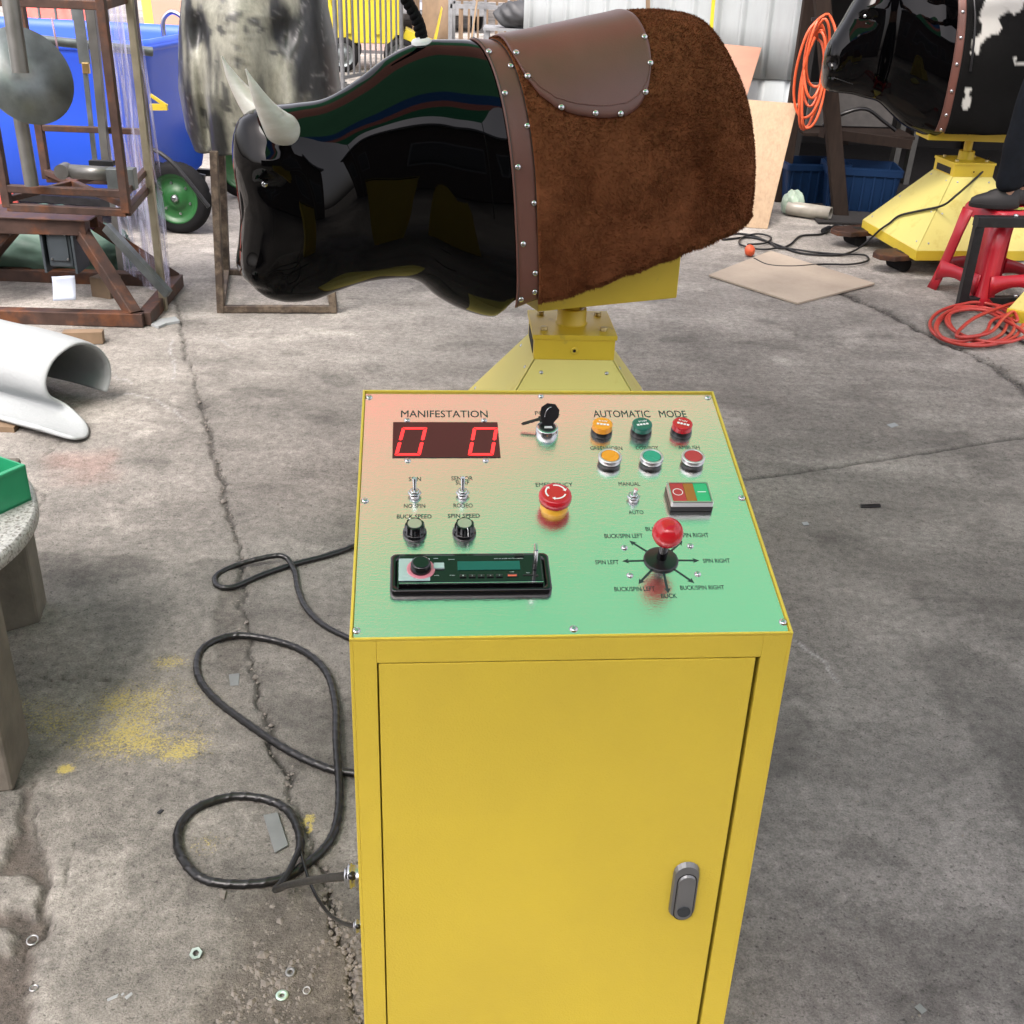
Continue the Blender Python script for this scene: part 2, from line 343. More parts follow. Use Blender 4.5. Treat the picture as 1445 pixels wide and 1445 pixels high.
# scratches of plaster, pinkish stains
for q in ([(180, 556), (215, 565), (240, 580), (262, 596)], [(150, 520), (185, 545)], [(240, 480), (246, 540)], [(300, 470), (330, 490)], [(1110, 900), (1165, 935), (1180, 960)], [(1060, 905), (1100, 925)]):
    s_ = np.exp(-(seg_dist(Xw, Yw, G(q)) / .004) ** 2)[..., None] * .45; rgb = rgb * (1 - s_) + .45 * s_
pk = (inpoly(Xw, Yw, G([(60, 640), (180, 640), (160, 690), (80, 690)]), .06) * .5 * sstep(.4, .7, mid))[..., None]
rgb = rgb * (1 - pk) + np.array((.22, .13, .11)) * pk
rgb *= 1 - .68 * crack[..., None]
# yellow overspray: density mask
yel = np.zeros_like(XX)
def blob(u, v, ru, rv, a):
    global yel
    c = atz(u, v); e = atz(u + ru, v); f = atz(u, v - rv)
    yel = yel + .85 * a * np.exp(-(((XX - c[0]) / (e[0] - c[0]) / 1.3) ** 2 + ((YY - c[1]) / (f[1] - c[1]) / 1.3) ** 2))
for a in ((195, 1035, 95, 36, .2), (200, 1054, 72, 20, .55), (250, 1062, 22, 13, .35), (250, 985, 66, 28, .42), (240, 935, 26, 9, .55), (70, 1000, 38, 28, .28), (150, 1005, 40, 30, .3), (45, 1040, 36, 30, .22), (92, 1087, 9, 5, .9), (436, 1156, 8, 7, 1), (437, 1170, 4, 4, .9), (295, 1195, 30, 18, .42), (10, 1000, 30, 20, .3)): blob(*a)
ysd = fbm(XX, YY, 11, 3, 99); yel = np.clip(yel * (.45 + 1.3 * ysd), 0, .95)
zz = (fbm(XX, YY, 1.3, 3, 11) - .5) * .012 + (mid - .5) * .003 + (hi - .5) * .0016 - crack * .011 - holes * .012 - grav * .004 - crumb * .006 + stones * .004
zz += np.where(leftslab, .004, 0) * sstep(0, .02, dj)
me = bpy.data.meshes.new('ground'); V = np.stack([XX, YY, zz], -1).reshape(-1, 3)
me.vertices.add(NX * NY); me.vertices.foreach_set('co', V.ravel())
I = np.arange(NX * NY).reshape(NY, NX); Q = np.stack([I[:-1, :-1], I[:-1, 1:], I[1:, 1:], I[1:, :-1]], -1).reshape(-1, 4)
me.loops.add(Q.size); me.loops.foreach_set('vertex_index', Q.ravel().astype(np.int32))
me.polygons.add(len(Q)); me.polygons.foreach_set('loop_start', np.arange(0, Q.size, 4, dtype=np.int32)); me.polygons.foreach_set('use_smooth', np.ones(len(Q), bool))
me.update(calc_edges=True)
ca = me.color_attributes.new('albedo', 'FLOAT_COLOR', 'POINT')
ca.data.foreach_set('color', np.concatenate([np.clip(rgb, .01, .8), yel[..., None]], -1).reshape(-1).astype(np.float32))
gm = bpy.data.materials.new('worn_concrete'); gm.use_nodes = True; t = gm.node_tree; N = t.nodes; L = t.links; b = N['Principled BSDF']
at = N.new('ShaderNodeAttribute'); at.attribute_name = 'albedo'
geo = N.new('ShaderNodeNewGeometry')
def tn(scale, det=4, ro=.6):
    n = N.new('ShaderNodeTexNoise'); n.inputs['Scale'].default_value = scale; n.inputs['Detail'].default_value = det; n.inputs['Roughness'].default_value = ro; L.new(geo.outputs['Position'], n.inputs[0]); return n
def mrn(src, a, b_, c, d):
    m = N.new('ShaderNodeMapRange'); m.inputs[1].default_value = a; m.inputs[2].default_value = b_; m.inputs[3].default_value = c; m.inputs[4].default_value = d; L.new(src, m.inputs[0]); return m.outputs[0]
def mth(op, a, b_):
    m = N.new('ShaderNodeMath'); m.operation = op
    for i, q in enumerate((a, b_)):
        if isinstance(q, (int, float)): m.inputs[i].default_value = q
        else: L.new(q, m.inputs[i])
    return m.outputs[0]
n1 = tn(230, 5, .7); n2 = tn(38, 6, .7); n3 = tn(520, 2); n5 = tn(95, 4, .75)
mul = mth('MULTIPLY', mrn(n1.outputs[0], .34, .66, .7, 1.3), mrn(n2.outputs[0], .32, .68, .72, 1.28))
peb = mrn(n5.outputs[0], .62, .7, 0, 1); pit = mrn(n5.outputs[0], .35, .42, .5, 1)
mul = mth('MULTIPLY', mul, pit)
mul = mth('ADD', mul, mth('MULTIPLY', peb, .35))
vm = N.new('ShaderNodeVectorMath'); vm.operation = 'SCALE'; L.new(at.outputs['Color'], vm.inputs[0]); L.new(mul, vm.inputs['Scale'])
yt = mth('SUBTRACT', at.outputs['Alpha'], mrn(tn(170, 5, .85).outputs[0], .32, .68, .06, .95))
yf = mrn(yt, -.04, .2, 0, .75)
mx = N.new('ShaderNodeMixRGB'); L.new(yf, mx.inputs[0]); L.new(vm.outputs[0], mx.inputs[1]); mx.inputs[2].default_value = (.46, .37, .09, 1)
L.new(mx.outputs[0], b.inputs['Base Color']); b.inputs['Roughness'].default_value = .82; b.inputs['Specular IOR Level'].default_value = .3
bp = N.new('ShaderNodeBump'); bp.inputs['Strength'].default_value = .9; bp.inputs['Distance'].default_value = .005
hh = mth('ADD', mth('MULTIPLY', n1.outputs[0], .6), mth('ADD', n2.outputs[0], mth('MULTIPLY', n5.outputs[0], .8))); L.new(hh, bp.inputs['Height']); L.new(bp.outputs[0], b.inputs['Normal'])
me.materials.append(gm); go = bpy.data.objects.new('ground', me); col.objects.link(go); tag(go, kind='structure')
far = mat('packed_earth', (.15, .14, .125), .95, spec=.1, var=.3, scale=2, c2=(.1, .093, .083), c2amt=.5, c2scale=.5)
tag(MB().box((0, 0, -.12), (400, 400, .1)).build('terrain', far), kind='structure')
M['gmat'] = mat('gravel_stone', (.15, .135, .12), .9, var=.4, scale=60)
# loose gravel (nobody could count it)
st = MB()

def rock(p, r):
    v = []; 
    base = [(0,0,1),(.9,0,.3),(.3,.85,.3),(-.7,.5,.3),(-.7,-.5,.3),(.3,-.85,.3),(.7,.5,-.4),(-.3,.85,-.4),(-.9,0,-.4),(-.3,-.85,-.4),(.7,-.5,-.4)]
    for q in base: v.append(np.array(p) + np.array(q) * r * rng.uniform(.7, 1.25, 3) * (1, 1, .65))
    st.add(v, [(0,1,2),(0,2,3),(0,3,4),(0,4,5),(0,5,1),(1,6,2),(2,7,3),(3,8,4),(4,9,5),(5,10,1),(6,7,2),(7,8,3),(8,9,4),(9,10,5),(10,6,1)])
for i in range(4200):
    u, v = rng.uniform(300, 515), rng.uniform(1200, 1470)
    lim = 1240 + 110 * abs((u - 420) / 110) ** 1.6 * (1 if u < 420 else .6)
    if v < lim or rng.random() > .25 + .75 * min(1, (v - lim) / 160) or (u - 400) ** 2 / 3600 + (v - 1300) ** 2 / 1600 < 1 and rng.random() < .8: continue
    p = atz(u, v); rock((p[0], p[1], -.002), abs(rng.normal(0, .0032)) + .0014)
for pl, n_, w_ in ((joint, 500, .03), (edgeR, 420, .07)):
    for i in range(n_):
        k = rng.integers(0, len(pl) - 1); f = rng.random(); p = np.array(pl[k]) * (1 - f) + np.array(pl[k + 1]) * f + rng.normal(0, w_ * .5, 2)
        rock((p[0], p[1], -.002), abs(rng.normal(0, .0028)) + .0012)
for i in range(260):
    u, v = rng.uniform(0, 1445), rng.uniform(420, 1440); p = atz(u, v); rock((p[0], p[1], 0.001), abs(rng.normal(0, .0016)) + .001)
tag(st.build('loose_gravel', M['gmat'], fix=False), 'small grey gravel and grit scattered on the worn concrete', 'gravel', kind='stuff')

# ================================================================ CANOPY overhead (the striped tarp mirrored in the panel and the bull)
cm = bpy.data.materials.new('striped_canopy_cloth'); cm.use_nodes = True; t = cm.node_tree; N = t.nodes; L = t.links
for n in list(N): N.remove(n)
out = N.new('ShaderNodeOutputMaterial'); geo = N.new('ShaderNodeNewGeometry'); sx = N.new('ShaderNodeSeparateXYZ'); L.new(geo.outputs['Position'], sx.inputs[0])
CY0, CY1 = -1.0, 4.9
mr = N.new('ShaderNodeMapRange'); mr.inputs[1].default_value = CY0; mr.inputs[2].default_value = CY1
sk = N.new('ShaderNodeMath'); sk.operation = 'MULTIPLY_ADD'; sk.inputs[1].default_value = -.5; L.new(sx.outputs['X'], sk.inputs[0]); L.new(sx.outputs['Y'], sk.inputs[2]); L.new(sk.outputs[0], mr.inputs[0])
rp = N.new('ShaderNodeValToRGB'); rp.color_ramp.interpolation = 'CONSTANT'; L.new(mr.outputs[0], rp.inputs[0])
stripes = [(CY0, (.04, .18, .1)), (-.7, (.36, .14, .12)), (-.2, (.03, .1, .26)), (.5, (.09, .28, .15)), (2.85, (.44, .21, .165)), (4.1, (.07, .25, .13))]
els = rp.color_ramp.elements
els.remove(els[1]); els[0].position = 0; els[0].color = (*stripes[0][1], 1)
for y, c in stripes[1:]: e = els.new((y - CY0) / (CY1 - CY0)); e.color = (*c, 1)
tr = N.new('ShaderNodeBsdfTranslucent'); df = N.new('ShaderNodeBsdfDiffuse'); mxs = N.new('ShaderNodeMixShader'); mxs.inputs[0].default_value = .3
L.new(rp.outputs[0], tr.inputs[0]); L.new(rp.outputs[0], df.inputs[0]); L.new(tr.outputs[0], mxs.inputs[1]); L.new(df.outputs[0], mxs.inputs[2]); L.new(mxs.outputs[0], out.inputs[0])
n_ = 40; cx = np.linspace(-1.7, 2.1, n_); cy = np.linspace(CY0, CY1, n_)
CX, CYY = np.meshgrid(cx, cy); CZ = 3.35 - .12 * np.sin((CX + 1.7) / 3.8 * math.pi) + .025 * np.sin(CX * 3.1 + CYY) + .015 * np.sin(CYY * 5)
can = empty('striped_canopy', (0, 1.8, 3.3), 'green, red and blue striped cloth canopy stretched overhead between poles', 'canopy')
mb = MB(); I = np.arange(n_ * n_).reshape(n_, n_)
mb.add(np.stack([CX, CYY, CZ], -1).reshape(-1, 3), np.stack([I[:-1, :-1], I[:-1, 1:], I[1:, 1:], I[1:, :-1]], -1).reshape(-1, 4).tolist(), True)
mb.build('cloth', cm, can, fix=False)
for x in (-1.7, 2.1):
    for y in (CY0,): MB().cyl((x, y, 0), (x, y, 3.4), .025, n=12).build('pole', M['steelpole'], can)
# ================================================================ CONTROL CABINET
YA, SL = .0940, .2620; CAB = np.array([.0755, 1.0485, 0]); FZ, W2, DEP = .9024, .25, .4454; PL = DEP / math.cos(SL)
MC = Matrix.Translation(CAB) @ Matrix.Rotation(YA, 4, 'Z')
MP = MC @ Matrix.Translation((0, 0, FZ)) @ Matrix.Rotation(SL, 4, 'X')        # panel frame: x right, y up the slope, z out
cab = empty('control_cabinet', CAB, 'yellow steel control cabinet with sloping brushed metal panel of switches and buttons', 'control cabinet')
T = .0025
mb = MB(MC); BZ = FZ + DEP * math.tan(SL)
def side(x0, x1):
    mb.prism([(x0, 0, .02), (x0, DEP, .02), (x0, DEP, BZ), (x0, 0, FZ)], (x1 - x0, 0, 0))
side(-W2, -W2 + .004); side(W2 - .004, W2)
mb.box((0, DEP - .002, BZ / 2), (2 * W2 - .008, .004, BZ - .04)); mb.box((0, DEP / 2, .022), (2 * W2 - .008, DEP - .01, .004))
DX0, DX1, DZ1, DZ0 = -.2205, .2165, .873, .05
mb.box(((-W2 + .004 + DX0) / 2, .0015, (FZ + .02) / 2), (DX0 + W2 - .004, .003, FZ - .02)); mb.box(((W2 - .004 + DX1) / 2, .0015, (FZ + .02) / 2), (W2 - .004 - DX1, .003, FZ - .02))
mb.box(((DX0 + DX1) / 2, .0015, (FZ + DZ1) / 2), (DX1 - DX0, .003, FZ - DZ1 - .0004)); mb.box(((DX0 + DX1) / 2, .0015, (.02 + DZ0) / 2), (DX1 - DX0, .003, DZ0 - .02))
# returns behind the door opening
for x in (DX0, DX1): mb.box((x - .001 * np.sign(x) * -1, .012, (DZ0 + DZ1) / 2), (.002, .018, DZ1 - DZ0))
mb.M = MP
for x in (-1, 1): mb.box((x * (W2 - .0015), PL / 2, .0015), (.003, PL, .005))
mb.box((0, .0015, .0015), (2 * W2 - .006, .003, .005)); mb.box((0, PL - .0015, .0015), (2 * W2 - .006, .003, .005))
cb = mb.build('body', M['yellow'], cab, bevel=.0007)
MB(MC).box((0, .02, (DZ0 + DZ1) / 2), (DX1 - DX0 - .004, .002, DZ1 - DZ0)).build('door_recess', M['black_gap'], cab)
door = MB(MC).box(((DX0 + DX1) / 2 - .0016, .0022, (DZ0 + DZ1) / 2 - .0006), (DX1 - DX0 - .0068, .003, DZ1 - DZ0 - .0024)).build('door', M['yellow'], cab, bevel=.001)
# swing handle on the door
def stadium(w, h, n=10, c=(0, 0)):
    r = w / 2; o = [(c[0] + r * math.cos(a), c[1] + (h / 2 - r) + r * math.sin(a)) for a in np.linspace(0, math.pi, n)]
    return o + [(c[0] + r * math.cos(a), c[1] - (h / 2 - r) + r * math.sin(a)) for a in np.linspace(math.pi, 2 * math.pi, n)]
def plate(mb, out, y0, y1, inset=0.0, rot=None):
    a = [(x, y0, z) for x, z in out]; c = np.mean(out, 0); k = [(c[0] + (x - c[0]) * (1 - inset), y1, c[1] + (z - c[1]) * (1 - inset)) for x, z in out]
    return mb.loft([a, k], True, False)
hx, hz = .165, .512
hd = plate(MB(MC), stadium(.034, .098, c=(hx, hz)), -.0008, -.0065, .08).build('handle', M['greymetal'], door, bevel=.0015)
plate(MB(MC), stadium(.026, .081, c=(hx + .001, hz - .007)), -.0066, -.0069).build('groove', M['black_gap'], hd)
plate(MB(MC), stadium(.023, .078, c=(hx + .001, hz - .007)), -.007, -.0095, .05).build('lever', M['greymetal'], hd, bevel=.001)
MB(MC).cyl((hx + .001, -.0096, hz - .029), (hx + .001, -.0115, hz - .029), .0085, n=20).build('lock_cylinder', M['darkglass'], hd)
# brushed panel plate
bm_ = bpy.data.materials.new('brushed_stainless'); bm_.use_nodes = True; t = bm_.node_tree; N = t.nodes; L = t.links; b = N['Principled BSDF']
tc = N.new('ShaderNodeTexCoord'); mp = N.new('ShaderNodeMapping'); L.new(tc.outputs['Object'], mp.inputs[0]); mp.inputs['Rotation'].default_value = (0, 0, -YA); mp.inputs['Scale'].default_value = (1.5, 40, 40)
n1 = N.new('ShaderNodeTexNoise'); n1.inputs['Scale'].default_value = 22; n1.inputs['Detail'].default_value = 5; L.new(mp.outputs[0], n1.inputs[0])
n2 = N.new('ShaderNodeTexNoise'); n2.inputs['Scale'].default_value = 320; n2.inputs['Detail'].default_value = 2; L.new(tc.outputs['Object'], n2.inputs[0])
n3 = N.new('ShaderNodeTexNoise'); n3.inputs['Scale'].default_value = 7; n3.inputs['Detail'].default_value = 5; L.new(tc.outputs['Object'], n3.inputs[0])
b.inputs['Metallic'].default_value = 1; b.inputs['Base Color'].default_value = (.78, .78, .77, 1)
def mr2(src, a, c, d, e):
    m = N.new('ShaderNodeMapRange'); m.inputs[1].default_value = a; m.inputs[2].default_value = c; m.inputs[3].default_value = d; m.inputs[4].default_value = e; L.new(src, m.inputs[0]); return m.outputs[0]
L.new(mr2(n3.outputs[0], .3, .7, .17, .24), b.inputs['Roughness'])
ad = N.new('ShaderNodeMath'); ad.operation = 'ADD'; L.new(n1.outputs[0], ad.inputs[0]); L.new(n2.outputs[0], ad.inputs[1])
bp = N.new('ShaderNodeBump'); bp.inputs['Strength'].default_value = .2; bp.inputs['Distance'].default_value = .0007; L.new(ad.outputs[0], bp.inputs['Height']); L.new(bp.outputs[0], b.inputs['Normal'])
hx2, hy2 = W2 - .0042, PL / 2 - .0038
mb = MB(MP); ring = lambda z: [(x, y + PL / 2, z) for x, y in rrect(hx2, hy2, .004, 3)]
mb.loft([ring(-.001), ring(.0012)], True, False); pan = mb.build('instrument_panel', bm_, cab)
Z0 = .0012
# pixel -> panel coordinate
pn = np.array(MP.to_3x3() @ Vector((0, 0, 1))); MPi = MP.inverted()
def pp(u, v, h=Z0):
    o = np.array(MP @ Vector((0, 0, h))); q = MPi @ Vector(onpl(u, v, o, pn)); return q.x, q.y
# screws
def screw(mb, x, y, r=.0052, z=Z0):
    mb.lathe((x, y, z), (0, 0, 1), [(0, r), (.0008, r * .98), (.0022, r * .7), (.0028, r * .3)], 16)
    for a in (.4, .4 + math.pi / 2): mb.box((x, y, z + .0028), (r * 1.0, r * .22, .0006), Matrix.Rotation(a, 4, 'Z'))
for x, y in ((-.241, .447), (0, .451), (.24, .449), (-.24, .231), (.242, .233), (-.243, .015), (0, .013), (.243, .019), (-.188, .395), (-.083, .395), (-.187, .309), (-.085, .309), (.076, .143), (.158, .145), (.076, .096), (.158, .097)):
    s = MB(MP); screw(s, x, y, .0042 if abs(x) < .2 and y > .05 else .005); s.build('screw', M['chrome'], pan)
# display
acr = mat('smoked_display', (.022, .003, .006), .06, var=.1, rvar=0, spec=.6)
disp = MB(MP).box((-.136, .3525, Z0 + .0004), (.142, .075, .0012)).build('display', acr, cab)
mb = MB(MP); hw = .0738 / 2
def digit(cx, cy, w, h, th, sl):
    X = lambda x, y: (cx + x + y * sl, cy + y, Z0 + .0014)
    g = th * .18
    def hor(y, s):
        mb.add([X(-w/2 + g, y), X(-w/2 + th + g*.5, y - s*th), X(w/2 - th - g*.5, y - s*th), X(w/2 - g, y)], [(0, 1, 2, 3)])
    hor(h/2, 1); hor(-h/2, -1)
    for sx_ in (-1, 1):
        for y0, y1, top in ((h/2 - g, g*2, 1), (-g*2, -h/2 + g, 0)):
            x = sx_ * w/2; xi = x - sx_ * th
            if top: pts = [X(x, y0), X(xi, y0 - th), X(xi, y1 + th*.35), X(x - sx_*th/2, y1), X(x, y1 + th*.35)]
            else: pts = [X(x, y1), X(xi, y1 + th), X(xi, y0 - th*.35), X(x - sx_*th/2, y0), X(x, y0 - th*.35)]
            mb.add(pts, [range(5)])
for x in (-.1825, -.0865):
    mb = MB(MP); digit(x, .348, .034, .060, .0047, .16); mb.build('numeral', M['digit'], disp)
# printed writing and arrows
fc_cache = {}
def text_mesh(s):
    if s not in fc_cache:
        cu = bpy.data.curves.new('t', 'FONT'); cu.body = s; cu.fill_mode = 'FRONT'; cu.resolution_u = 3
        o = bpy.data.objects.new('t', cu); col.objects.link(o); dg = bpy.context.evaluated_depsgraph_get()
        m_ = bpy.data.meshes.new_from_object(o.evaluated_get(dg)); V = np.array([v.co[:] for v in m_.vertices]); F = [list(p.vertices) for p in m_.polygons]
        bpy.data.objects.remove(o); bpy.data.meshes.remove(m_)
        V[:, :2] -= (V[:, :2].min(0) + V[:, :2].max(0)) / 2; fc_cache[s] = (V, F, V[:, 0].max() * 2, V[:, 1].max() * 2)
    return fc_cache[s]
def put(mb, s, x, y, z, wdt, h, rot=0, bold=.0):
    V, F, w0, h0 = text_mesh(s)
    v = V.copy(); v[:, 0] *= wdt / w0; v[:, 1] *= h / h0; c, sn = math.cos(rot), math.sin(rot)
    v = np.stack([x + v[:, 0] * c - v[:, 1] * sn, y + v[:, 0] * sn + v[:, 1] * c, np.full(len(v), z)], -1); mb.add(v, F)
    if bold:
        for dx, dy in ((bold, 0), (-bold, 0), (0, bold)): mb.add(v + (dx * c, dy, .00002 * (1 + (dx > 0) + 2 * (dy > 0))), F)
pr = MB(MP)
def lab(s, u0, v, u1, hpx, b=0.0):
    pr = MB(MP)
    x0, y = pp(u0, v); x1, _ = pp(u1, v); hpx *= 1.12; _, ya = pp(u0, v - hpx / 2); _, yb = pp(u0, v + hpx / 2)
    put(pr, s, (x0 + x1) / 2, y, Z0 + .0001, x1 - x0, ya - yb, 0, max(b, .00006)); pr.build('printed_label', M['ink'], pan, fix=False)
lab('MANIFESTATION', 566, 584, 688, 8.5, .00018)
lab('AUTOMATIC   MODE', 837, 584, 968, 8.5, .00015)
lab('POWER', 755, 583, 790, 5); lab('SPIN', 577, 676, 594, 5, .0001); lab('NO SPIN', 570, 714, 600, 5, .0001)
lab('SENSOR', 637, 675, 667, 5, .0001); lab('SURF', 643, 681, 662, 5, .0001); lab('RODEO', 640, 713.5, 667, 5, .0001)
lab('BUCK SPEED', 560, 729, 609, 5, .00015); lab('SPIN SPEED', 632, 728, 677, 5, .00015)
lab('GREENHORN', 833, 632.5, 878, 4.6); lab('COWBOY', 897, 632, 929, 4.6); lab('AMBUSH', 957, 631.5, 987, 4.6)
lab('EMERGENCY', 756, 684, 808, 5); lab('MANUAL', 873, 683, 903, 4.8); lab('AUTO', 887, 723, 908, 4.8)
lab('BUCK', 911, 746.5, 934, 5, .00012); lab('BUCK/SPIN LEFT', 853, 756.5, 907, 5.4, .00012); lab('BUCK/SPIN RIGHT', 938, 755.5, 1000, 5.4, .00012)
lab('SPIN LEFT', 840, 793.5, 873, 5.2, .00012); lab('SPIN RIGHT', 992, 791.5, 1030, 5.2, .00012)
lab('BUCK/SPIN LEFT', 867, 831.5, 924, 5.6, .00012); lab('BUCK/SPIN RIGHT', 960, 829.5, 1022, 5.4, .00012); lab('BUCK', 933, 841, 955, 5.6, .00015)
jx, jy = .1175, .121
def arrow(tx, ty):
    pr = MB(MP)
    d = np.array((tx - jx, ty - jy)); d /= np.linalg.norm(d); n = np.array((-d[1], d[0])); e = np.array((tx, ty)); s_ = np.array((jx, jy)) + d * .014
    P = lambda q: (q[0], q[1], Z0 + .00012)
    pr.add([P(s_ + n * .0015), P(s_ - n * .0015), P(e - d * .006 - n * .0015), P(e - d * .006 + n * .0015)], [range(4)])
    pr.add([P(e), P(e - d * .0085 + n * .0042), P(e - d * .006), P(e - d * .0085 - n * .0042)], [range(4)]); pr.build('printed_arrow', M['ink'], pan, fix=False)
for u, v in ((888, 763), (878, 792), (901, 824), (943, 837), (980, 823), (987, 791), (963, 763), (934, 750)): arrow(*pp(u, v))
# key switch
mb = MB(MP); x, y = .001, .368
kk_ = mb.lathe((x, y, Z0), (0, 0, 1), [(0, .0155), (.002, .0155), (.0095, .0148), (.0105, .0135), (.0105, .0115)], 32).build('key_switch', M['chrome'], cab)
MB(MP).lathe((x, y, Z0), (0, 0, 1), [(.0098, .0118), (.0108, .0116), (.0112, .009)], 28).build('lock_face', M['black'], kk_)
MB(MP).box((x + .001, y - .004, Z0 + .0117), (.011, .0012, .001)).box((x + .001, y - .0015, Z0 + .0117), (.010, .001, .001)).build('lock_slot', M['white'], kk_)
ky = MB(MP); kr = Matrix.Rotation(R(20), 4, 'X')
def kplate(out, M0, z0, z1): return [[M0 @ Vector((a, b_, z0)) for a, b_ in out], [M0 @ Vector((a, b_, z1)) for a, b_ in out]]
kh = [(-.006, 0), (.006, 0), (.008, .008), (.0135, .016), (.0135, .026), (.007, .033), (-.004, .033), (-.011, .027), (-.012, .018), (-.008, .008)]
K0 = MP @ Matrix.Translation((x, y + .001, Z0 + .008)) @ Matrix.Rotation(R(-12), 4, 'Z') @ Matrix.Rotation(R(60), 4, 'X')
ky.M = None; ky.loft(kplate(kh, K0, -.0015, .0015), True, False); k1 = ky.build('key', M['black'], cab, bevel=.0008)
K1 = MP @ Matrix.Translation((x - .004, y + .012, Z0 + .016)) @ Matrix.Rotation(R(98), 4, 'Z') @ Matrix.Rotation(R(-14), 4, 'X')
mb = MB(); mb.loft(kplate([(-.003, 0), (.003, 0), (.0028, .029), (.0008, .032), (-.002, .030), (-.0022, .022), (-.0012, .02), (-.0026, .017), (-.0014, .013)], K1, -.0007, .0007), True, False)
mb.loft(kplate([(-.006, -.018), (.006, -.018), (.006, .0), (.0045, .007), (-.0045, .007), (-.006, .0)], K1, -.0013, .0013), True, False); mb.build('spare_key', M['darkmetal'], k1)
rp_ = [np.array(MP @ Vector((x + .003 + .0065 * math.cos(a), y + .012 + .004 * math.cos(a), Z0 + .022 + .012 * math.sin(a)))) for a in np.linspace(0, 2 * math.pi, 20, endpoint=False)]
MB().tube(rp_, .0007, 6, 1, True).build('key_ring', M['chrome'], k1)
# pilot lamps
for xx, yy_, m_, rt in ((.076, .368, 'orangebtn', 2.95), (.1305, .368, 'darkgreenbtn', 3.35), (.1865, .369, 'redplastic', 2.75)):
    lp = MB(MP).lathe((xx, yy_, Z0), (0, 0, 1), [(0, .0145), (.001, .0148), (.007, .0142), (.0078, .0138)], 32).build('lamp_base', M['black'], cab)
    ln = MB(MP).lathe((xx, yy_, Z0), (0, 0, 1), [(.0075, .0138), (.0135, .0136), (.0155, .0138), (.0164, .013), (.0167, .0118)], 32).build('lamp_lens', M[m_], lp)
    tx = MB(MP); put(tx, 'AD116', xx + .001, yy_ + .004, Z0 + .0171, .012, .0032, rt, .0001)
    for k in range(4):
        ox = (-.0066 + k * .0044); c, s_ = math.cos(rt), math.sin(rt)
        tx.box((xx + ox * c + .0025 * -s_ * -1 * 0 + ox * 0 + .0, yy_ - .0028 + ox * s_, Z0 + .01705), (.0034, .0036, .0002), Matrix.Rotation(rt, 4, 'Z'))
    tx.build('lamp_marking', M['white'], ln)
# push buttons
for xx, yy_, m_ in ((.0785, .3045, 'orangebtn'), (.134, .3035, 'greenbtn'), (.1898, .3035, 'redbtn')):
    bb = MB(MP).lathe((xx, yy_, Z0), (0, 0, 1), [(0, .0148), (.0055, .0148), (.006, .0152)], 36).build('button_collar', M['black'], cab)
    MB(MP).lathe((xx, yy_, Z0), (0, 0, 1), [(.006, .0154), (.0108, .0156), (.0124, .0148), (.0128, .0128), (.0116, .0122), (.0105, .012)], 40, False).build('bezel', M['satin'], bb)
    MB(MP).lathe((xx, yy_, Z0), (0, 0, 1), [(.0095, .0118), (.0122, .0117), (.0126, .011)], 32).build('button_cap', M[m_], bb)
# emergency stop
x, y = -.003, .2175
es = MB(MP).lathe((x, y, Z0), (0, 0, 1), [(0, .0175), (.002, .0178), (.006, .0165), (.009, .0158), (.014, .0155)], 36).build('emergency_stop', M['yellowplastic'], cab)
MB(MP).lathe((x, y, Z0), (0, 0, 1), [(.0095, .0165), (.0115, .0198), (.0175, .0208), (.020, .0205), (.0225, .0198), (.0245, .0175), (.0253, .013), (.0255, .008)], 60, mod=lambda th, i: 1 + (.012 * np.sign(np.sin(th * 26)) if 0 < i < 4 else 0)).build('mushroom_head', M['redplastic'], es)
ar = MB(MP)
for k in range(3):
    a0 = R(100 + 120 * k); aa = np.linspace(a0, a0 - R(78), 12)
    o_ = [(x + .0135 * math.cos(a), y + .0135 * math.sin(a), Z0 + .0257) for a in aa]; i_ = [(x + .0115 * math.cos(a), y + .0115 * math.sin(a), Z0 + .0257) for a in aa]
    ar.loft([o_, i_], False, False, closed=False)
    e = aa[-1]; ar.add([(x + r_2 * math.cos(e + da), y + r_2 * math.sin(e + da), Z0 + .0257) for r_2, da in ((.0153, 0), (.0095, 0), (.0125, -.3))], [(0, 1, 2)])
ar.build('turn_arrows', M['white'], es, fix=False)
# toggles
def toggle(x, y, tx, ty, hh_=.019):
    o = MB(MP).lathe((x, y, Z0), (0, 0, 1), [(0, .0062), (.003, .0062)], 20).lathe((x, y, Z0), (0, 0, 1), [(.003, .0085), (.0055, .0085), (.006, .0075)], 6).lathe((x, y, Z0), (0, 0, 1), [(.006, .0055), (.0085, .0053), (.0088, .004)], 20).build('toggle_switch', M['chrome'], cab)
    q = (x + tx, y + ty, Z0 + .008 + hh_)
    MB(MP).tube([(x, y, Z0 + .006), (x + tx * .5, y + ty * .5, Z0 + .007 + hh_ * .5), q], [.0018, .0022, .003], 12, 3).build('bat_lever', M['chrome'], o)
toggle(-.178, .241, 0, .004, .017); toggle(-.1175, .241, 0, .005, .017); toggle(.1, .232, .002, .001, .008)
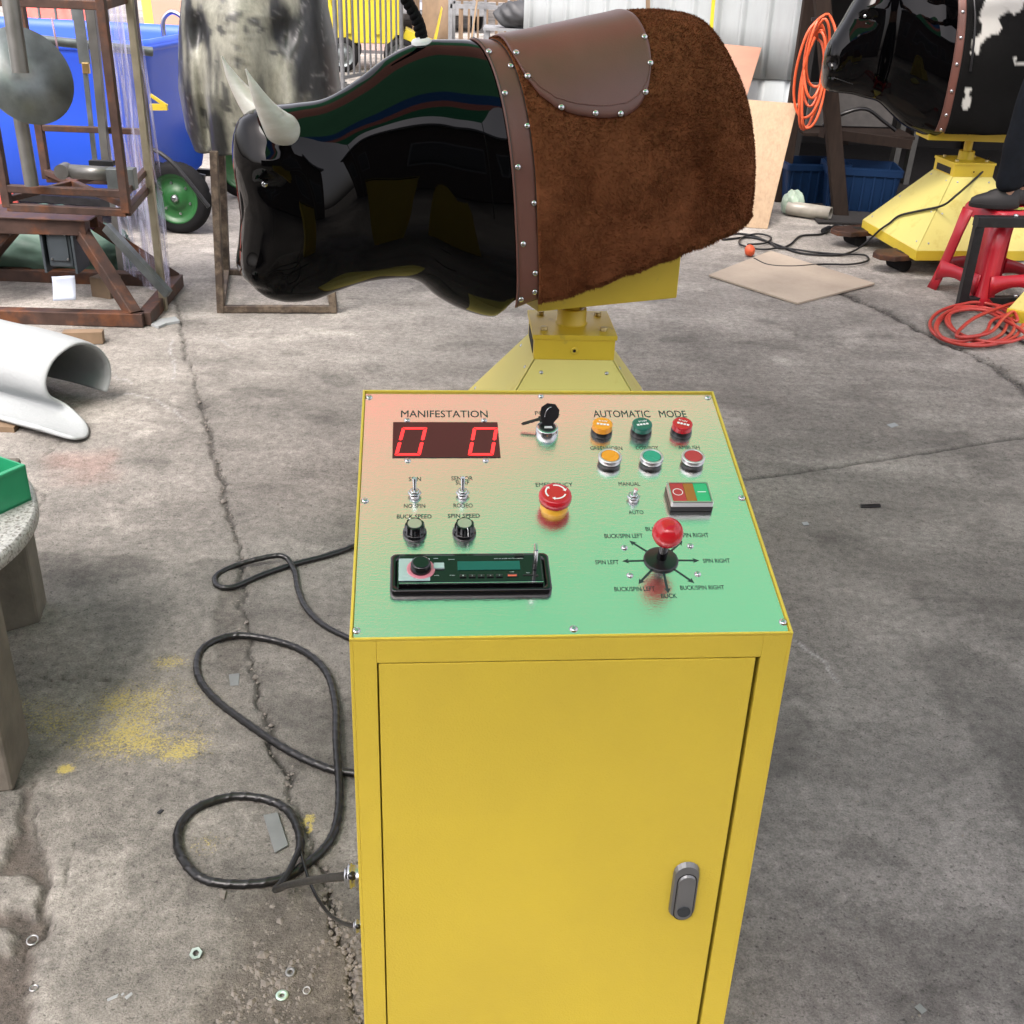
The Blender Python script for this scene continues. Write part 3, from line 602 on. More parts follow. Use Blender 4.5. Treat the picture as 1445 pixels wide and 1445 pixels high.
# knobs
for x, a in ((-.178, 2.2), (-.1178, -1.25)):
    y = .171
    kn = MB(MP).lathe((x, y, Z0), (0, 0, 1), [(0, .0145), (.0015, .0147), (.004, .0143), (.0055, .0125)], 36).lathe((x, y, Z0), (0, 0, 1), [(.0055, .0122), (.015, .0112), (.0165, .0105)], 72, mod=lambda th, i: 1 + .06 * np.tanh(3 * np.cos(th * 9))).build('speed_knob', M['blackg'], cab)
    MB(MP).lathe((x, y, Z0), (0, 0, 1), [(.0164, .0086), (.0172, .0084)], 30).build('knob_cap', M['satin'], kn)
    pm = MB(MP); d = np.array((math.cos(a), math.sin(a)))
    pm.beam((x + d[0] * .0088, y + d[1] * .0088, Z0 + .0168), (x + d[0] * .0118, y + d[1] * .0118, Z0 + .0165), .0009, .0004); pm.beam((x + d[0] * .0119, y + d[1] * .0119, Z0 + .0163), (x + d[0] * .0132, y + d[1] * .0132, Z0 + .006), .0009, .0006); pm.build('pointer', M['white'], kn)
# on / off block
x, y = .1705, .2275
of = MB(MP).box((x, y, Z0 + .004), (.055, .040, .008)).build('power_button_block', M['black'], cab, bevel=.001)
mb = MB(MP)
mb.loft([[(a, b_, z) for a, b_ in rrect(.027 - i, .0198 - i, .0015, 2, (x, y))] for z, i in ((Z0 + .008, 0), (Z0 + .0148, 0), (Z0 + .016, .0006), (Z0 + .016, .0022), (Z0 + .0143, .0024))], False, False); mb.build('bezel', M['satin'], of)
for c_, w_, m_, n_ in ((-.0155, .0175, 'redbtn', 'stop_button'), (0, .0125, 'amber', 'amber_lens'), (.0155, .0175, 'greenlit', 'start_button')):
    if m_ == 'amber': M['amber'] = mat('amber_lens', (.33, .12, .02), .25, var=.05)
    if m_ == 'greenlit': M['greenlit'] = mat('green_start_button', (.03, .42, .17), .3, var=.03)
    w_ = w_ if m_ != 'amber' else .0128
    q = MB(MP).box((x + c_, y, Z0 + .0133), (w_, .0352, .003)).build(n_, M[m_], of)
    if c_ < 0:
        r2 = MB(MP); tt = np.linspace(0, 2 * math.pi, 28)
        r2.loft([[(x + c_ + rr * math.cos(a), y + .001 + rr * 1.0 * math.sin(a), Z0 + .015) for a in tt] for rr in (.0066, .0056)], False, False, closed=False); r2.build('stop_mark', M['white'], q, fix=False)
    if c_ > .01: MB(MP).box((x + c_, y + .001, Z0 + .015), (.011, .0011, .0003)).build('start_mark', M['white'], q)
# joystick
js = MB(MP).lathe((jx, jy, Z0), (0, 0, 1), [(0, .0205), (.0012, .0212), (.0026, .0205), (.003, .0185), (.0042, .011), (.0045, .008)], 48).build('joystick', M['black'], cab)
MB(MP).lathe((jx, jy, Z0), (.03, -.02, 1), [(.003, .0062), (.02, .0055), (.036, .005)], 20).build('shaft', M['blackg'], js)
bc = np.array((jx, jy, Z0)) + np.array((.001, -.002, .0475)); th = np.linspace(0, math.pi, 24)
MB(MP).lathe(bc - (0, 0, .0185), (0, 0, 1), [(.0185 - .0185 * math.cos(a), max(.0003, .0185 * math.sin(a))) for a in th], 40).build('ball_grip', M['redplastic'], js)
# radio
M['silverp'] = mat('silver_plastic', (.42, .52, .53), .25, .25, var=.03)
rx, ry = -.113, .0965
rad = MB(MP)
ring = lambda hw_, hh_, z, r=.006: [(a, b_, z) for a, b_ in rrect(hw_, hh_, r, 5, (rx, ry))]
rad.loft([ring(.0935, .031, Z0), ring(.0935, .031, Z0 + .007), ring(.092, .0295, Z0 + .0092), ring(.0868, .0262, Z0 + .0092), ring(.0855, .025, Z0 + .006)], True, True)
rad = rad.build('car_radio', M['blackg'], cab)
fz = Z0 + .0145; fx0, fx1, fy0, fy1 = rx - .0835, rx + .0835, ry - .0225, ry + .0225
MB(MP).box((rx, ry, (Z0 + .006 + fz) / 2), (.167, .045, fz - Z0 - .006)).build('faceplate', M['blackg'], rad, bevel=.0012)
MB(MP).box((rx, fy0 - .0006, fz - .001), (.166, .0012, .0022)).build('trim_strip', M['chrome'], rad)
lcd = mat('radio_lcd', (.01, .09, .075), .12, var=.05, rvar=0)
scx = rx + .027; MB(MP).box((scx - .006, ry + .0035, fz + .0004), (.073, .014, .0008)).build('screen', lcd, rad)
MB(MP).box((rx - .0655, ry - .002, fz + .0004), (.036, .036, .0009)).build('mode_key', M['silverp'], rad, bevel=.0004)
kx, kyy = rx - .058, ry - .001
MB(MP).lathe((kx, kyy, fz), (0, 0, 1), [(0, .0165), (.0012, .0163), (.0016, .0145), (.0014, .012)], 36, False).build('knob_ring', mat('pink_ring', (.6, .2, .25), .3), rad)
MB(MP).lathe((kx, kyy, fz), (0, 0, 1), [(.0006, .0122), (.009, .0116), (.0112, .0108), (.012, .009)], 36).build('volume_knob', M['blackg'], rad)
MB(MP).box((rx - .037, ry + .003, fz + .001), (.0125, .0095, .0025)).build('band_key', M['silverp'], rad, bevel=.0008)
for k in range(5):
    q = MB(MP).box((rx - .0095 + k * .0105, ry - .0135, fz + .0008), (.0078, .004, .0016)).build('preset_key', M['black'], rad, bevel=.0004)
mb = MB(MP); mb.box((rx + .0475, ry - .0125, fz + .0003), (.0125, .0055, .0007)).build('usb_port', M['black_gap'], rad)
MB(MP).box((rx + .0475, ry - .0135, fz + .0008), (.010, .002, .0009)).build('usb_tongue', mat('usb_red', (.7, .14, .08), .4), rad)
MB(MP).box((rx + .066, ry - .0125, fz + .0003), (.012, .0014, .0007)).cyl((rx + .0762, ry - .0135, fz), (rx + .0762, ry - .0135, fz + .0006), .0018, n=16).build('card_slot', M['black_gap'], rad)
MB(MP).box((rx + .058, ry + .0195, fz + .0006), (.011, .004, .0016)).build('release_key', M['black'], rad, bevel=.0005)
tx = MB(MP)
for s_, a, b_, w_, h_ in (('MP3 PLAYER WITH USB/SD', .045, .0142, .034, .0014), ('MODE', -.074, -.013, .009, .0016), ('SEL', -.04, .0155, .006, .0014), ('AMS', -.04, -.0125, .006, .0014), ('BAND', -.022, .0135, .007, .0014), ('SCAN', -.022, -.0125, .006, .0014), ('USB', .0475, -.0078, .005, .0013), ('SD', .066, -.0095, .004, .0013)):
    put(tx, s_, rx + a, ry + b_, fz + .0011, w_, h_)
for k in range(5): put(tx, str(k + 1), rx - .0095 + k * .0105, ry - .0135, fz + .0017, .0012, .002)
tx.build('radio_lettering', mat('grey_print', (.45, .5, .5), .5), rad, fix=False)
# memory stick standing in the radio
ms = MB(MP); mx_, my_ = rx + .0745, ry - .0
ms.box((mx_, my_ + .002, fz + .016), (.0045, .0125, .032)); ms.build('memory_stick', M['chrome'], rad, bevel=.0012)

# ================================================================ FLOOR CABLES
lcab = MC @ Vector((-W2, 0, 0))
nx_ = np.array(MC.to_3x3() @ Vector((1, 0, 0)))
def on_left(yl, z): return np.array(MC @ Vector((-W2, yl, z)))
g1, g2 = on_left(.10, .447), on_left(.08, .390)
def tweak(u, v, yl):
    """height on the left side at local depth yl seen at row v"""
    best = None
    for z in np.linspace(.1, .8, 700):
        p = on_left(yl, z) - E0; zc = p @ FWD; Y = -(p @ UP) / zc * FPX; X = p @ RT / zc * FPX; vv = 722.5 + X * sr + Y * cr
        if best is None or abs(vv - v) < best[0]: best = (abs(vv - v), z)
    return on_left(yl, best[1])
g1 = tweak(0, 1236, .07); g2 = tweak(0, 1307, .05)
ln_ = -nx_
for g_, s_ in ((g1, 1.12), (g2, .62)):
    o = MB().lathe(g_, ln_, [(0, .0165 * s_), (.007 * s_, .0165 * s_)], 6).lathe(g_, ln_, [(.007 * s_, .0125 * s_), (.012 * s_, .0125 * s_), (.0125 * s_, .0145 * s_), (.017 * s_, .0145 * s_), (.0175 * s_, .0115 * s_), (.021 * s_, .0095 * s_)], 24).build('cable_gland', M['zinc'], cab)
R1 = .0088
def gp(L, z): return [tuple(atz(u, v, z)[:2]) + (z,) for u, v in L]
cA = gp([(560, 740), (500, 770), (465, 783), (415, 796), (370, 811), (330, 828), (308, 827), (304, 814), (325, 801), (365, 794), (400, 792), (415, 805)], .008) + gp([(420, 830), (430, 855), (450, 877), (478, 894), (530, 915), (590, 930)], .008)
cA[9] = cA[9][:2] + (.02,); cA[10] = cA[10][:2] + (.024,)
o1 = empty('floor_cable', cA[3], 'black cable making a flat narrow loop left of the sloping panel of the cabinet', 'cable')
MB().tube(cA, .0075, 14, 30, helix=(.1, .03)).build('sheath', M['cable'], o1, fix=False)
cA2 = gp([(408, 800), (430, 792), (460, 781), (497, 771), (560, 760)], .005)
tag(MB().tube(cA2, .0022, 6, 8).build('thin_wire', M['cable'], fix=False), 'thin black wire lying beside the narrow cable loop', 'wire')
cB = gp([(620, 1110), (560, 1100), (500, 1091), (465, 1085), (410, 1061), (350, 1022), (302, 985), (279, 952), (284, 918), (318, 899), (362, 899), (420, 915), (458, 945), (473, 990), (475, 1050), (479, 1118), (474, 1165), (459, 1195), (430, 1221), (390, 1242), (330, 1248), (282, 1238), (254, 1205), (252, 1170), (275, 1142), (322, 1125), (370, 1127), (405, 1143), (422, 1175), (423, 1205)], .0095)
cB[13] = cB[13]; cB[14] = cB[14][:2] + (.018,); cB[15] = cB[15][:2] + (.0095,)
o2 = empty('floor_cable', cB[10], 'thick black spiral-wrapped cable looping twice beside the lower left of the cabinet', 'cable')
MB().tube(cB, .0085, 16, 34, helix=(.14, .032)).build('sheath', M['cable'], o2, fix=False)
e_ = np.array(atz(381, 1259, .012))
tail = [np.array(cB[-1]) + (0, 0, .012), atz(404, 1236, .03), atz(389, 1254, .04), atz(392, 1255, .06)]
q_ = np.array(g1) + ln_ * .02
for f in (.12, .4, .72): 
    a_ = atz(392 + (486 - 392) * f, 1255 - 19 * f ** .6, .06 + (q_[2] - .06) * f); tail.append(a_)
tail.append(q_); tail.append(np.array(g1) + ln_ * .008)
MB().tube(tail, [.006, .0058, .0058, .0062, .0062, .0062, .0062, .0062], 12, 12).build('lead', M['cable'], o2, fix=False)
q2 = np.array(g2) + ln_ * .01
t2 = [np.array(cB[-1]) + (.002, 0, .012), atz(433, 1232, .02), atz(445, 1262, .03), atz(462, 1287, .1), atz(480, 1301, (q2[2] + .1) / 1.6), q2, np.array(g2) + ln_ * .004]
MB().tube(t2, .0032, 10, 10).build('thin_lead', M['cable'], o2, fix=False)
# ---------------------------------------------------------------- litter on the floor
def washer(u, v, ro, ri, m_, lab_, tilt=0):
    p = atz(u, v, .003); mb = MB(Matrix.Translation(p) @ Matrix.Rotation(tilt, 4, 'X'))
    tt = 28
    mb.lathe((0, 0, 0), (0, 0, 1), [(0, ri), (0, ro), (.002, ro), (.002, ri), (0, ri)], tt, False)
    tag(mb.build('washer', m_), lab_, 'washer', 'washers dropped on the floor')
washer(398, 1405, .0105, .0045, mat('green_zinc', (.45, .62, .54), .35, .5), 'pale green flat washer on the gravel near the cabinet')
washer(410, 1372, .0088, .004, M['greymetal'], 'dull grey washer half sunk in gravel above the pale green one', .2)
washer(433, 1398, .0068, .005, M['zinc'], 'thin spring washer right of the pale green washer', .3)
washer(46, 1327, .0105, .0082, M['zinc'], 'larger thin ring washer in the broken slab edge at lower left', .15)
washer(48, 1395, .0075, .0058, M['zinc'], 'smaller thin ring washer below the larger ring at lower left', -.1)
p = atz(278, 1350, .0); mb = MB(Matrix.Translation(p + (0, 0, .004)) @ Matrix.Rotation(.35, 4, 'X') @ Matrix.Rotation(.3, 4, 'Z'))
mb.lathe((0, 0, 0), (0, 0, 1), [(0, .0058), (0, .0112), (.009, .0112), (.009, .0058), (0, .0058)], 6, False)
nu = mb.build('hex_nut', M['zinc']); 
for pl_ in nu.data.polygons: pl_.use_smooth = False
tag(nu, 'bright steel hexagon nut lying on the dirty slab', 'nut')
def slab(name, px, th, m_, lab_, cat, z=.002, **k):
    P = [atz(u, v, z) for u, v in px]; mb = MB(); mb.prism(P, (0, 0, th)); return tag(mb.build(name, m_, bevel=min(.001, th * .3)), lab_, cat, **k)
M['slate'] = mat('grey_scrap_metal', (.16, .17, .17), .6, .2, var=.2)
slab('metal_offcut', [(372, 1152), (392, 1148), (407, 1194), (388, 1205)], .004, M['slate'], 'rectangular grey metal offcut inside the lowest cable loop', 'scrap', .006)
slab('tile_chip', [(323, 953), (338, 951), (337, 968), (325, 969)], .003, M['slate'], 'small square grey chip inside the middle cable loop', 'chip', .004)
slab('stone_chip', [(309, 1258), (320, 1260), (317, 1271), (311, 1269)], .006, M['gmat'], 'small pale stone chip below the lowest cable loop', 'stone')
slab('rubber_scrap', [(221, 1148), (227, 1143), (232, 1144), (226, 1150)], .003, M['black'], 'tiny black rubber scrap on the slab left of the lowest loop', 'scrap')
slab('plastic_strip', [(1214, 713), (1242, 712), (1243, 716), (1215, 717)], .004, M['black'], 'short dark strip lying on the open concrete right of the cabinet', 'scrap')
slab('paper_flake', [(1251, 600), (1262, 597), (1268, 601), (1258, 604)], .003, M['foam'], 'small white flake above the straight joint on the right', 'flake')
slab('foam_crumb', [(1131, 738), (1139, 737), (1142, 741), (1134, 742)], .003, M['foam'], 'tiny white crumb on the concrete beside the cabinet panel', 'crumb')
slab('plaster_sliver', [(151, 1411), (168, 1403), (166, 1409), (152, 1415)], .003, M['foam'], 'thin white plaster sliver near the bottom left', 'scrap')
slab('plaster_chip', [(176, 1408), (186, 1401), (188, 1404), (179, 1412)], .003, M['foam'], 'rounded white plaster chip beside the thin sliver', 'scrap')
slab('foam_offcut', [(212, 460), (228, 453), (248, 450), (254, 456), (236, 459), (224, 464)], .012, M['foam'], 'white foam offcut lying on the floor by the rusty base', 'offcut')
slab('plastic_wrap', [(170, 1405), (174, 1401), (176, 1403), (172, 1408)], .002, M['foam'], 'tiny white fleck between the plaster pieces', 'scrap')
stk = slab('sticker', [(1290, 1421), (1298, 1416), (1308, 1426), (1301, 1431)], .0006, M['slate'], 'small dark sticker with pale print stuck on the floor at lower right', 'sticker')
# ================================================================ BULLS
def smooth_interp(xs, ys, x):
    xs = np.array(xs, float); ys = np.array(ys, float); m = np.gradient(ys, xs)
    for i in range(len(xs)):                                   # monotone limiter
        if 0 < i < len(xs) - 1 and (ys[i] - ys[i-1]) * (ys[i+1] - ys[i]) <= 0: m[i] = 0
    i = np.clip(np.searchsorted(xs, x) - 1, 0, len(xs) - 2); h = xs[i+1] - xs[i]; t = np.clip((x - xs[i]) / h, 0, 1)
    return (2*t**3 - 3*t**2 + 1) * ys[i] + (t**3 - 2*t**2 + t) * h * m[i] + (-2*t**3 + 3*t**2) * ys[i+1] + (t**3 - t**2) * h * m[i+1]
class Body:
    def __init__(s, st, bumps=()):
        s.st = np.array(st, float); s.b = bumps; s.s0, s.s1 = s.st[0, 0], s.st[-1, 0]
    def prof(s, x): return [smooth_interp(s.st[:, 0], s.st[:, k], x) for k in range(1, 6)]
    def P(s, x, ph, off=0.0):
        x = np.asarray(x, float); ph = np.asarray(ph, float)
        top, bot, w_, nt_, nb = s.prof(x); zc = bot + (top - bot) * .42
        c, si = np.cos(ph), np.sin(ph); n = np.where(c > 0, nt_, nb)
        h = np.where(c > 0, top - zc, zc - bot)
        ac = np.abs(c); y = -(w_ + off) * np.sign(si) * np.where(c > 0, np.abs(si) ** (2 / n), np.clip(1 - ac ** n, 0, 1) ** (1 / n)); z = zc + (h + off) * np.sign(c) * np.where(c > 0, ac ** (2 / n), ac)
        X = x + 0 * y
        for (bs, bz, side, rs, rz, dy, dx) in s.b:
            g_ = np.exp(-((X - bs) / rs) ** 2 - ((z - bz) / rz) ** 2)
            sd_ = np.sign(-y) if side == 0 else (np.sign(-y) * side > 0) * side
            y = y - sd_ * g_ * dy * np.minimum(1, np.abs(y) / .03); X = X + g_ * dx
        return np.stack([X, y, z], -1)
    def find(s, x, z, side=1, off=0):
        ph = np.linspace(.02, math.pi - .02, 400) * side; p = s.P(np.full(400, x), ph, off); i = np.argmin(abs(p[:, 2] - z)); return p[i]
    def phz(s, x, z, off=0):
        ph = np.linspace(.0, math.pi, 500); p = s.P(np.full(500, x), ph, off); return ph[np.argmin(abs(p[:, 2] - z))]
def gridmesh(mb, A, wrap=False, smooth=True):
    n, m = A.shape[:2]; I = np.arange(n * m).reshape(n, m)
    if wrap: I = np.concatenate([I, I[:, :1]], 1)
    mb.add(A.reshape(-1, 3), np.stack([I[:-1, :-1], I[:-1, 1:], I[1:, 1:], I[1:, :-1]], -1).reshape(-1, 4).tolist(), smooth)
def shell(mb, body, sf, pf, nu, nv, off, th):
    """patch over the body: sf(u,v)->s, pf(u,v)->phi"""
    u, v = np.meshgrid(np.linspace(0, 1, nu), np.linspace(0, 1, nv), indexing='ij'); S_, F_ = sf(u, v), pf(u, v)
    e = np.minimum(np.minimum(u, 1 - u) * nu / 2, np.minimum(v, 1 - v) * nv / 2).clip(0, 1)
    A = body.P(S_, F_, off + th * (.3 + .7 * np.sqrt(e))); gridmesh(mb, A); return A
def rivet(mb, body, s_, z, side=1, off=.01, r=.0085):
    p = body.find(s_, z, side, off); a = body.find(s_ + .01, z, side, off); b_ = body.find(s_, z + .01, side, off)
    n = np.cross(a - p, b_ - p); n /= np.linalg.norm(n) + 1e-9
    if n[1] * side > 0: n = -n
    mb.lathe(p - n * .001, n, [(0, r), (.0025, r * .95), (.0045, r * .65), (.0055, r * .2)], 14)

A_ = R(24.7)
MBULL = Matrix.Translation((.155, 3.22, 0)) @ Matrix.Rotation(A_, 4, 'Z')
#        s     top    bot    w    ntop  nbot
ST1 = [(-.962, 1.07, .93, .02, 2, 2), (-.955, 1.12, .86, .05, 2.2, 2.2), (-.94, 1.165, .81, .078, 2.4, 2.3), (-.915, 1.19, .775, .098, 2.6, 2.4), (-.87, 1.205, .752, .115, 2.6, 2.4),
       (-.80, 1.212, .748, .125, 2.4, 2.5), (-.72, 1.222, .768, .125, 2.1, 2.6), (-.64, 1.262, .785, .13, 2.0, 2.6), (-.56, 1.315, .79, .142, 1.9, 2.6), (-.49, 1.345, .775, .155, 1.9, 2.5),
       (-.43, 1.357, .725, .17, 1.9, 2.5), (-.36, 1.357, .685, .188, 1.95, 2.6), (-.28, 1.35, .665, .2, 2.0, 3), (-.2, 1.358, .67, .21, 2.1, 4.5), (-.1, 1.375, .67, .218, 2.2, 6), (.05, 1.402, .67, .222, 2.2, 7),
       (.15, 1.418, .68, .222, 2.2, 7), (.25, 1.416, .7, .22, 2.2, 7), (.34, 1.388, .72, .214, 2.2, 7), (.388, 1.335, .75, .203, 2.2, 6), (.438, 1.25, .76, .185, 2.3, 5), (.468, 1.165, .765, .16, 2.3, 4), (.488, 1.05, .77, .125, 2.3, 3), (.498, .96, .79, .06, 2.2, 2)]
for i_, q_ in enumerate(ST1):
    if q_[0] < -.22: ST1[i_] = (q_[0], q_[1], q_[2] - .026, *q_[3:])
BUMP1 = [(-.89, 1.09, 0, .04, .03, .014, -.006), (-.90, 1.04, 0, .03, .02, -.010, 0), (-.955, .97, 0, .05, .08, -.004, .016), (-.945, .81, 0, .04, .045, .016, -.014),
         (-.885, .79, 0, .012, .012, -.010, 0), (-.86, 1.15, 0, .05, .04, .012, 0), (-.78, .93, 0, .07, .12, .012, 0), (-.66, .95, 0, .06, .2, -.01, 0), (-.93, .77, 0, .03, .006, -.01, .006)]
def hem(s_): return .697 + .27 * (np.asarray(s_) + .25) + .004 * np.sin(np.asarray(s_) * 60)
def sL(z, a): return a
def hidecol(o, P):
    x, z = P[:, 0] + (fbm(P[:, 0] + 9, P[:, 2], 14, 4, 71) - .5) * .12, P[:, 2] + (fbm(P[:, 0] + 3, P[:, 2], 14, 4, 72) - .5) * .12
    w_ = sum(a * np.exp(-((x - cx_) / rx_) ** 2 - ((z - cz_) / rz_) ** 2) for cx_, cz_, rx_, rz_, a in ((-.02, 1.36, .10, .07, 1), (-.10, 1.26, .06, .08, 1), (-.17, 1.14, .035, .07, .9), (-.18, .88, .02, .06, .9), (.1, 1.08, .06, .014, .8), (.26, 1.06, .04, .05, .9), (.4, 1.2, .1, .1, .8)))
    k = sstep(.46, .54, w_)[:, None]; c = np.array((.5, .5, .47)) * k + np.array((.006, .006, .006)) * (1 - k)
    ca = o.data.color_attributes.new('albedo', 'FLOAT_COLOR', 'POINT'); ca.data.foreach_set('color', np.concatenate([c, np.ones((len(c), 1))], 1).reshape(-1).astype(np.float32))
def make_bull(name, label, MX, ST, BU, hemf, band, saddle=True, hide=False, horns=True, eye=None, nfur=60000, hz=(-.16, .295), boxz=(.655, .82)):
    root = empty(name, MX.translation, label, 'rodeo bull')
    B = Body(ST, BU)
    ss = B.s0 + (B.s1 - B.s0) * (.5 - .5 * np.cos(np.linspace(0, math.pi, 150))) * .6 + (B.s1 - B.s0) * .4 * np.linspace(0, 1, 150)
    ph = np.linspace(0, 2 * math.pi, 97)[:-1]; S_, F_ = np.meshgrid(ss, ph, indexing='ij'); A = B.P(S_, F_)
    hm = hemf(S_) + .03; cl = sstep(band[1] - .02, band[1] + .03, S_); A[..., 2] = np.where(A[..., 2] < hm, A[..., 2] * (1 - cl) + hm * cl, A[..., 2])
    mb = MB(MX); gridmesh(mb, A, True); mb.add(A[0], [range(96)], True); mb.add(A[-1], [list(range(96))[::-1]], True)
    body = mb.build('body', M['bull'], root, weld=True)
    b0, b1, b2, b3 = band                      # front edge s at top, rear edge s at top, front / rear at the bottom
    def fr(f0, f1): return lambda v: f0 + (f1 - f0) * np.clip(np.abs(v), 0, 1)
    # leather band
    zb = .70
    tmax = B.phz(b2 + .02, hemf(b2 + .03) + .002, .01)
    mb = MB(MX)
    sf = lambda u, v: (b0 + (b2 - b0) * np.abs(2*v-1)**.9) * (1 - u) + (b1 + (b3 - b1) * np.abs(2*v-1)**.9) * u
    shell(mb, B, sf, lambda u, v: (2*v-1) * tmax, 10, 120, .003, .0035); bd = mb.build('leather_band', M['leather'], root, fix=False); so_ = bd.modifiers.new('t', 'SOLIDIFY'); so_.thickness = .004; so_.offset = -1
    for f in (.07, .93):
        P_ = []
        for v in np.linspace(0, 1, 90): P_.append(B.P(sf(f, v), (2*v-1)*tmax*.995, .0075))
        MB(MX).tube(P_, .0008, 5, 1).build('stitching', M['ink'], bd, fix=False)
    # fur / hide cover with its rounded rump
    rear = B.s1
    gf = np.linspace(0, 1, 900); gp_ = B.P(np.full(900, .08), gf * B.phz(.08, max(float(hemf(.08)), 0), .012), .01); gl = np.r_[0, np.cumsum(np.linalg.norm(np.diff(gp_, axis=0), axis=1))]; gl /= gl[-1]
    def ftop(u, v):
        f0 = b1 + (b3 - b1) * np.interp(np.abs(2*v-1), gl, gf) ** .9 - .004; k = u ** .9; return f0 + (rear - .0008 - f0) * k
    sg = np.linspace(b1, rear, 120); tb = np.array([B.phz(x, max(hemf(x), 0), .012) for x in sg]); tb = np.convolve(np.pad(tb, 4, 'edge'), np.ones(9) / 9, 'valid')
    def fph(u, v): q_ = 2*v-1; return np.sign(q_) * np.interp(np.abs(q_), gl, gf) * np.interp(ftop(u, v), sg, tb)
    mb = MB(MX); nu_, nv_ = 110, 120; u, v = np.meshgrid(np.linspace(0, 1, nu_), np.linspace(0, 1, nv_), indexing='ij')
    FA = B.P(ftop(u, v), fph(u, v), .009 + .004 * vnoise(u * 9, v * 16, 3))
    gridmesh(mb, FA)
    fm = M['hidemix'] if hide else M['fur']
    fo = mb.build('hide_cover' if hide else 'fur_cover', fm, root, fix=False)
    if hide: hidecol(fo, FA.reshape(-1, 3))
    so_ = fo.modifiers.new('t', 'SOLIDIFY'); so_.thickness = .006; so_.offset = -1
    if nfur:
        k = nfur * 6; uu, vv = rng.random(k), rng.random(k); e = 1e-3
        at_ = lambda a, b_: B.P(ftop(a, b_), fph(a, b_), .011)
        ar_ = np.linalg.norm(np.cross(at_(np.clip(uu + e, 0, 1), vv) - at_(np.clip(uu - e, 0, 1), vv), at_(uu, np.clip(vv + e, 0, 1)) - at_(uu, np.clip(vv - e, 0, 1))), axis=1)
        ix = rng.choice(k, nfur, p=ar_ / ar_.sum()); k = nfur; uu, vv = uu[ix], vv[ix]
        ne = nfur // 14; vv[:ne] = np.where(rng.random(ne) < .5, rng.random(ne) * .008, 1 - rng.random(ne) * .008)
        p = at_(uu, vv); e = 1e-3; du = at_(np.clip(uu + e, 0, 1), vv) - at_(np.clip(uu - e, 0, 1), vv); dv_ = at_(uu, np.clip(vv + e, 0, 1)) - at_(uu, np.clip(vv - e, 0, 1))
        n = np.cross(du, dv_); n /= np.linalg.norm(n, axis=1)[:, None] + 1e-12
        cen = np.array([0, 0, 1.0]); n *= np.sign(np.sum(n * (p - [0, 0, 1.0]) * [.3, 1, 1]))
        lay = .6 * np.stack([vnoise(p[:, 0] * 9, p[:, 2] * 9, 5) - .5, np.zeros(k), vnoise(p[:, 0] * 9, p[:, 2] * 9, 77) - .75], -1) * 1.6
        d = n * .75 + lay + rng.normal(0, .35, (k, 3)); d /= np.linalg.norm(d, axis=1)[:, None]; ln = rng.uniform(.004, .0075, k) * (1.0 if not hide else .7)
        ln[:ne] *= 1.25; d[:ne, 2] -= .3
        sd_ = np.cross(d, rng.normal(0, 1, (k, 3))); sd_ /= np.linalg.norm(sd_, axis=1)[:, None]; w_ = .0013
        V = np.stack([p - sd_ * w_, p + sd_ * w_, p + d * ln[:, None] + sd_ * w_ * .4], 1).reshape(-1, 3)
        mb = MB(MX); mb.add(V, np.arange(3 * k).reshape(-1, 3).tolist()); pl_o = mb.build('pile', fm, fo, fix=False)
        if hide: hidecol(pl_o, np.repeat(p, 3, 0))
    # yellow box under the body
    MB(MX).box(((hz[0] + hz[1]) / 2, 0, (boxz[0] + boxz[1]) / 2), (hz[1] - hz[0], .2, boxz[1] - boxz[0])).build('mounting_box', M['yellow3'], root, bevel=.003)
    return root, B, sf, tmax
def furmat():
    m = mat('brown_plush', (.12, .038, .015), .95, var=.18, spec=.08, scale=30, c2=(.23, .085, .038), c2amt=.4, c2scale=5.5, c2sharp=.5, rvar=0)
    b_ = m.node_tree.nodes['Principled BSDF']; b_.inputs['Sheen Weight'].default_value = .0; b_.inputs['Sheen Tint'].default_value = (.5, .25, .15, 1); return m
M['fur'] = furmat()
hm_ = M['hidemix']; at_n = hm_.node_tree.nodes.new('ShaderNodeAttribute'); at_n.attribute_name = 'albedo'; hm_.node_tree.links.new(at_n.outputs[0], hm_.node_tree.nodes['Principled BSDF'].inputs['Base Color'])
b1r, B1, sf1, tm1 = make_bull('rodeo_bull', 'gloss black mechanical bull with white horns, brown plush hide and leather saddle', MBULL, ST1, BUMP1, hem, (-.335, -.272, -.262, -.202), nfur=120000)
# saddle
sx0, sx1 = -.262, .105
slow = [(-.262, 1.345), (-.245, 1.29), (-.215, 1.245), (-.175, 1.215), (-.13, 1.2), (-.08, 1.192), (-.03, 1.19), (.015, 1.195), (.05, 1.215), (.078, 1.25), (.095, 1.3), (.105, 1.36)]
xs_ = np.linspace(sx0, sx1, 80); pz = np.array([B1.phz(x, np.interp(x, [q[0] for q in slow], [q[1] for q in slow]), .02) for x in xs_])
mb = MB(MBULL); shell(mb, B1, lambda u, v: sx0 + (sx1 - sx0) * u, lambda u, v: (2*v-1) * np.interp(sx0 + (sx1 - sx0) * u, xs_, pz), 70, 90, .014, .006)
sad = mb.build('saddle', M['leather'], b1r, fix=False); so_ = sad.modifiers.new('t', 'SOLIDIFY'); so_.thickness = .006; so_.offset = -1
for f in (.93,):
    for sd_ in (-1, 1):
        P_ = [B1.P(x, sd_ * p_ * f, .0215) for x, p_ in zip(xs_[3:-3], pz[3:-3])]; MB(MBULL).tube(P_, .0009, 5, 1).build('piping', M['leather'], sad, fix=False)
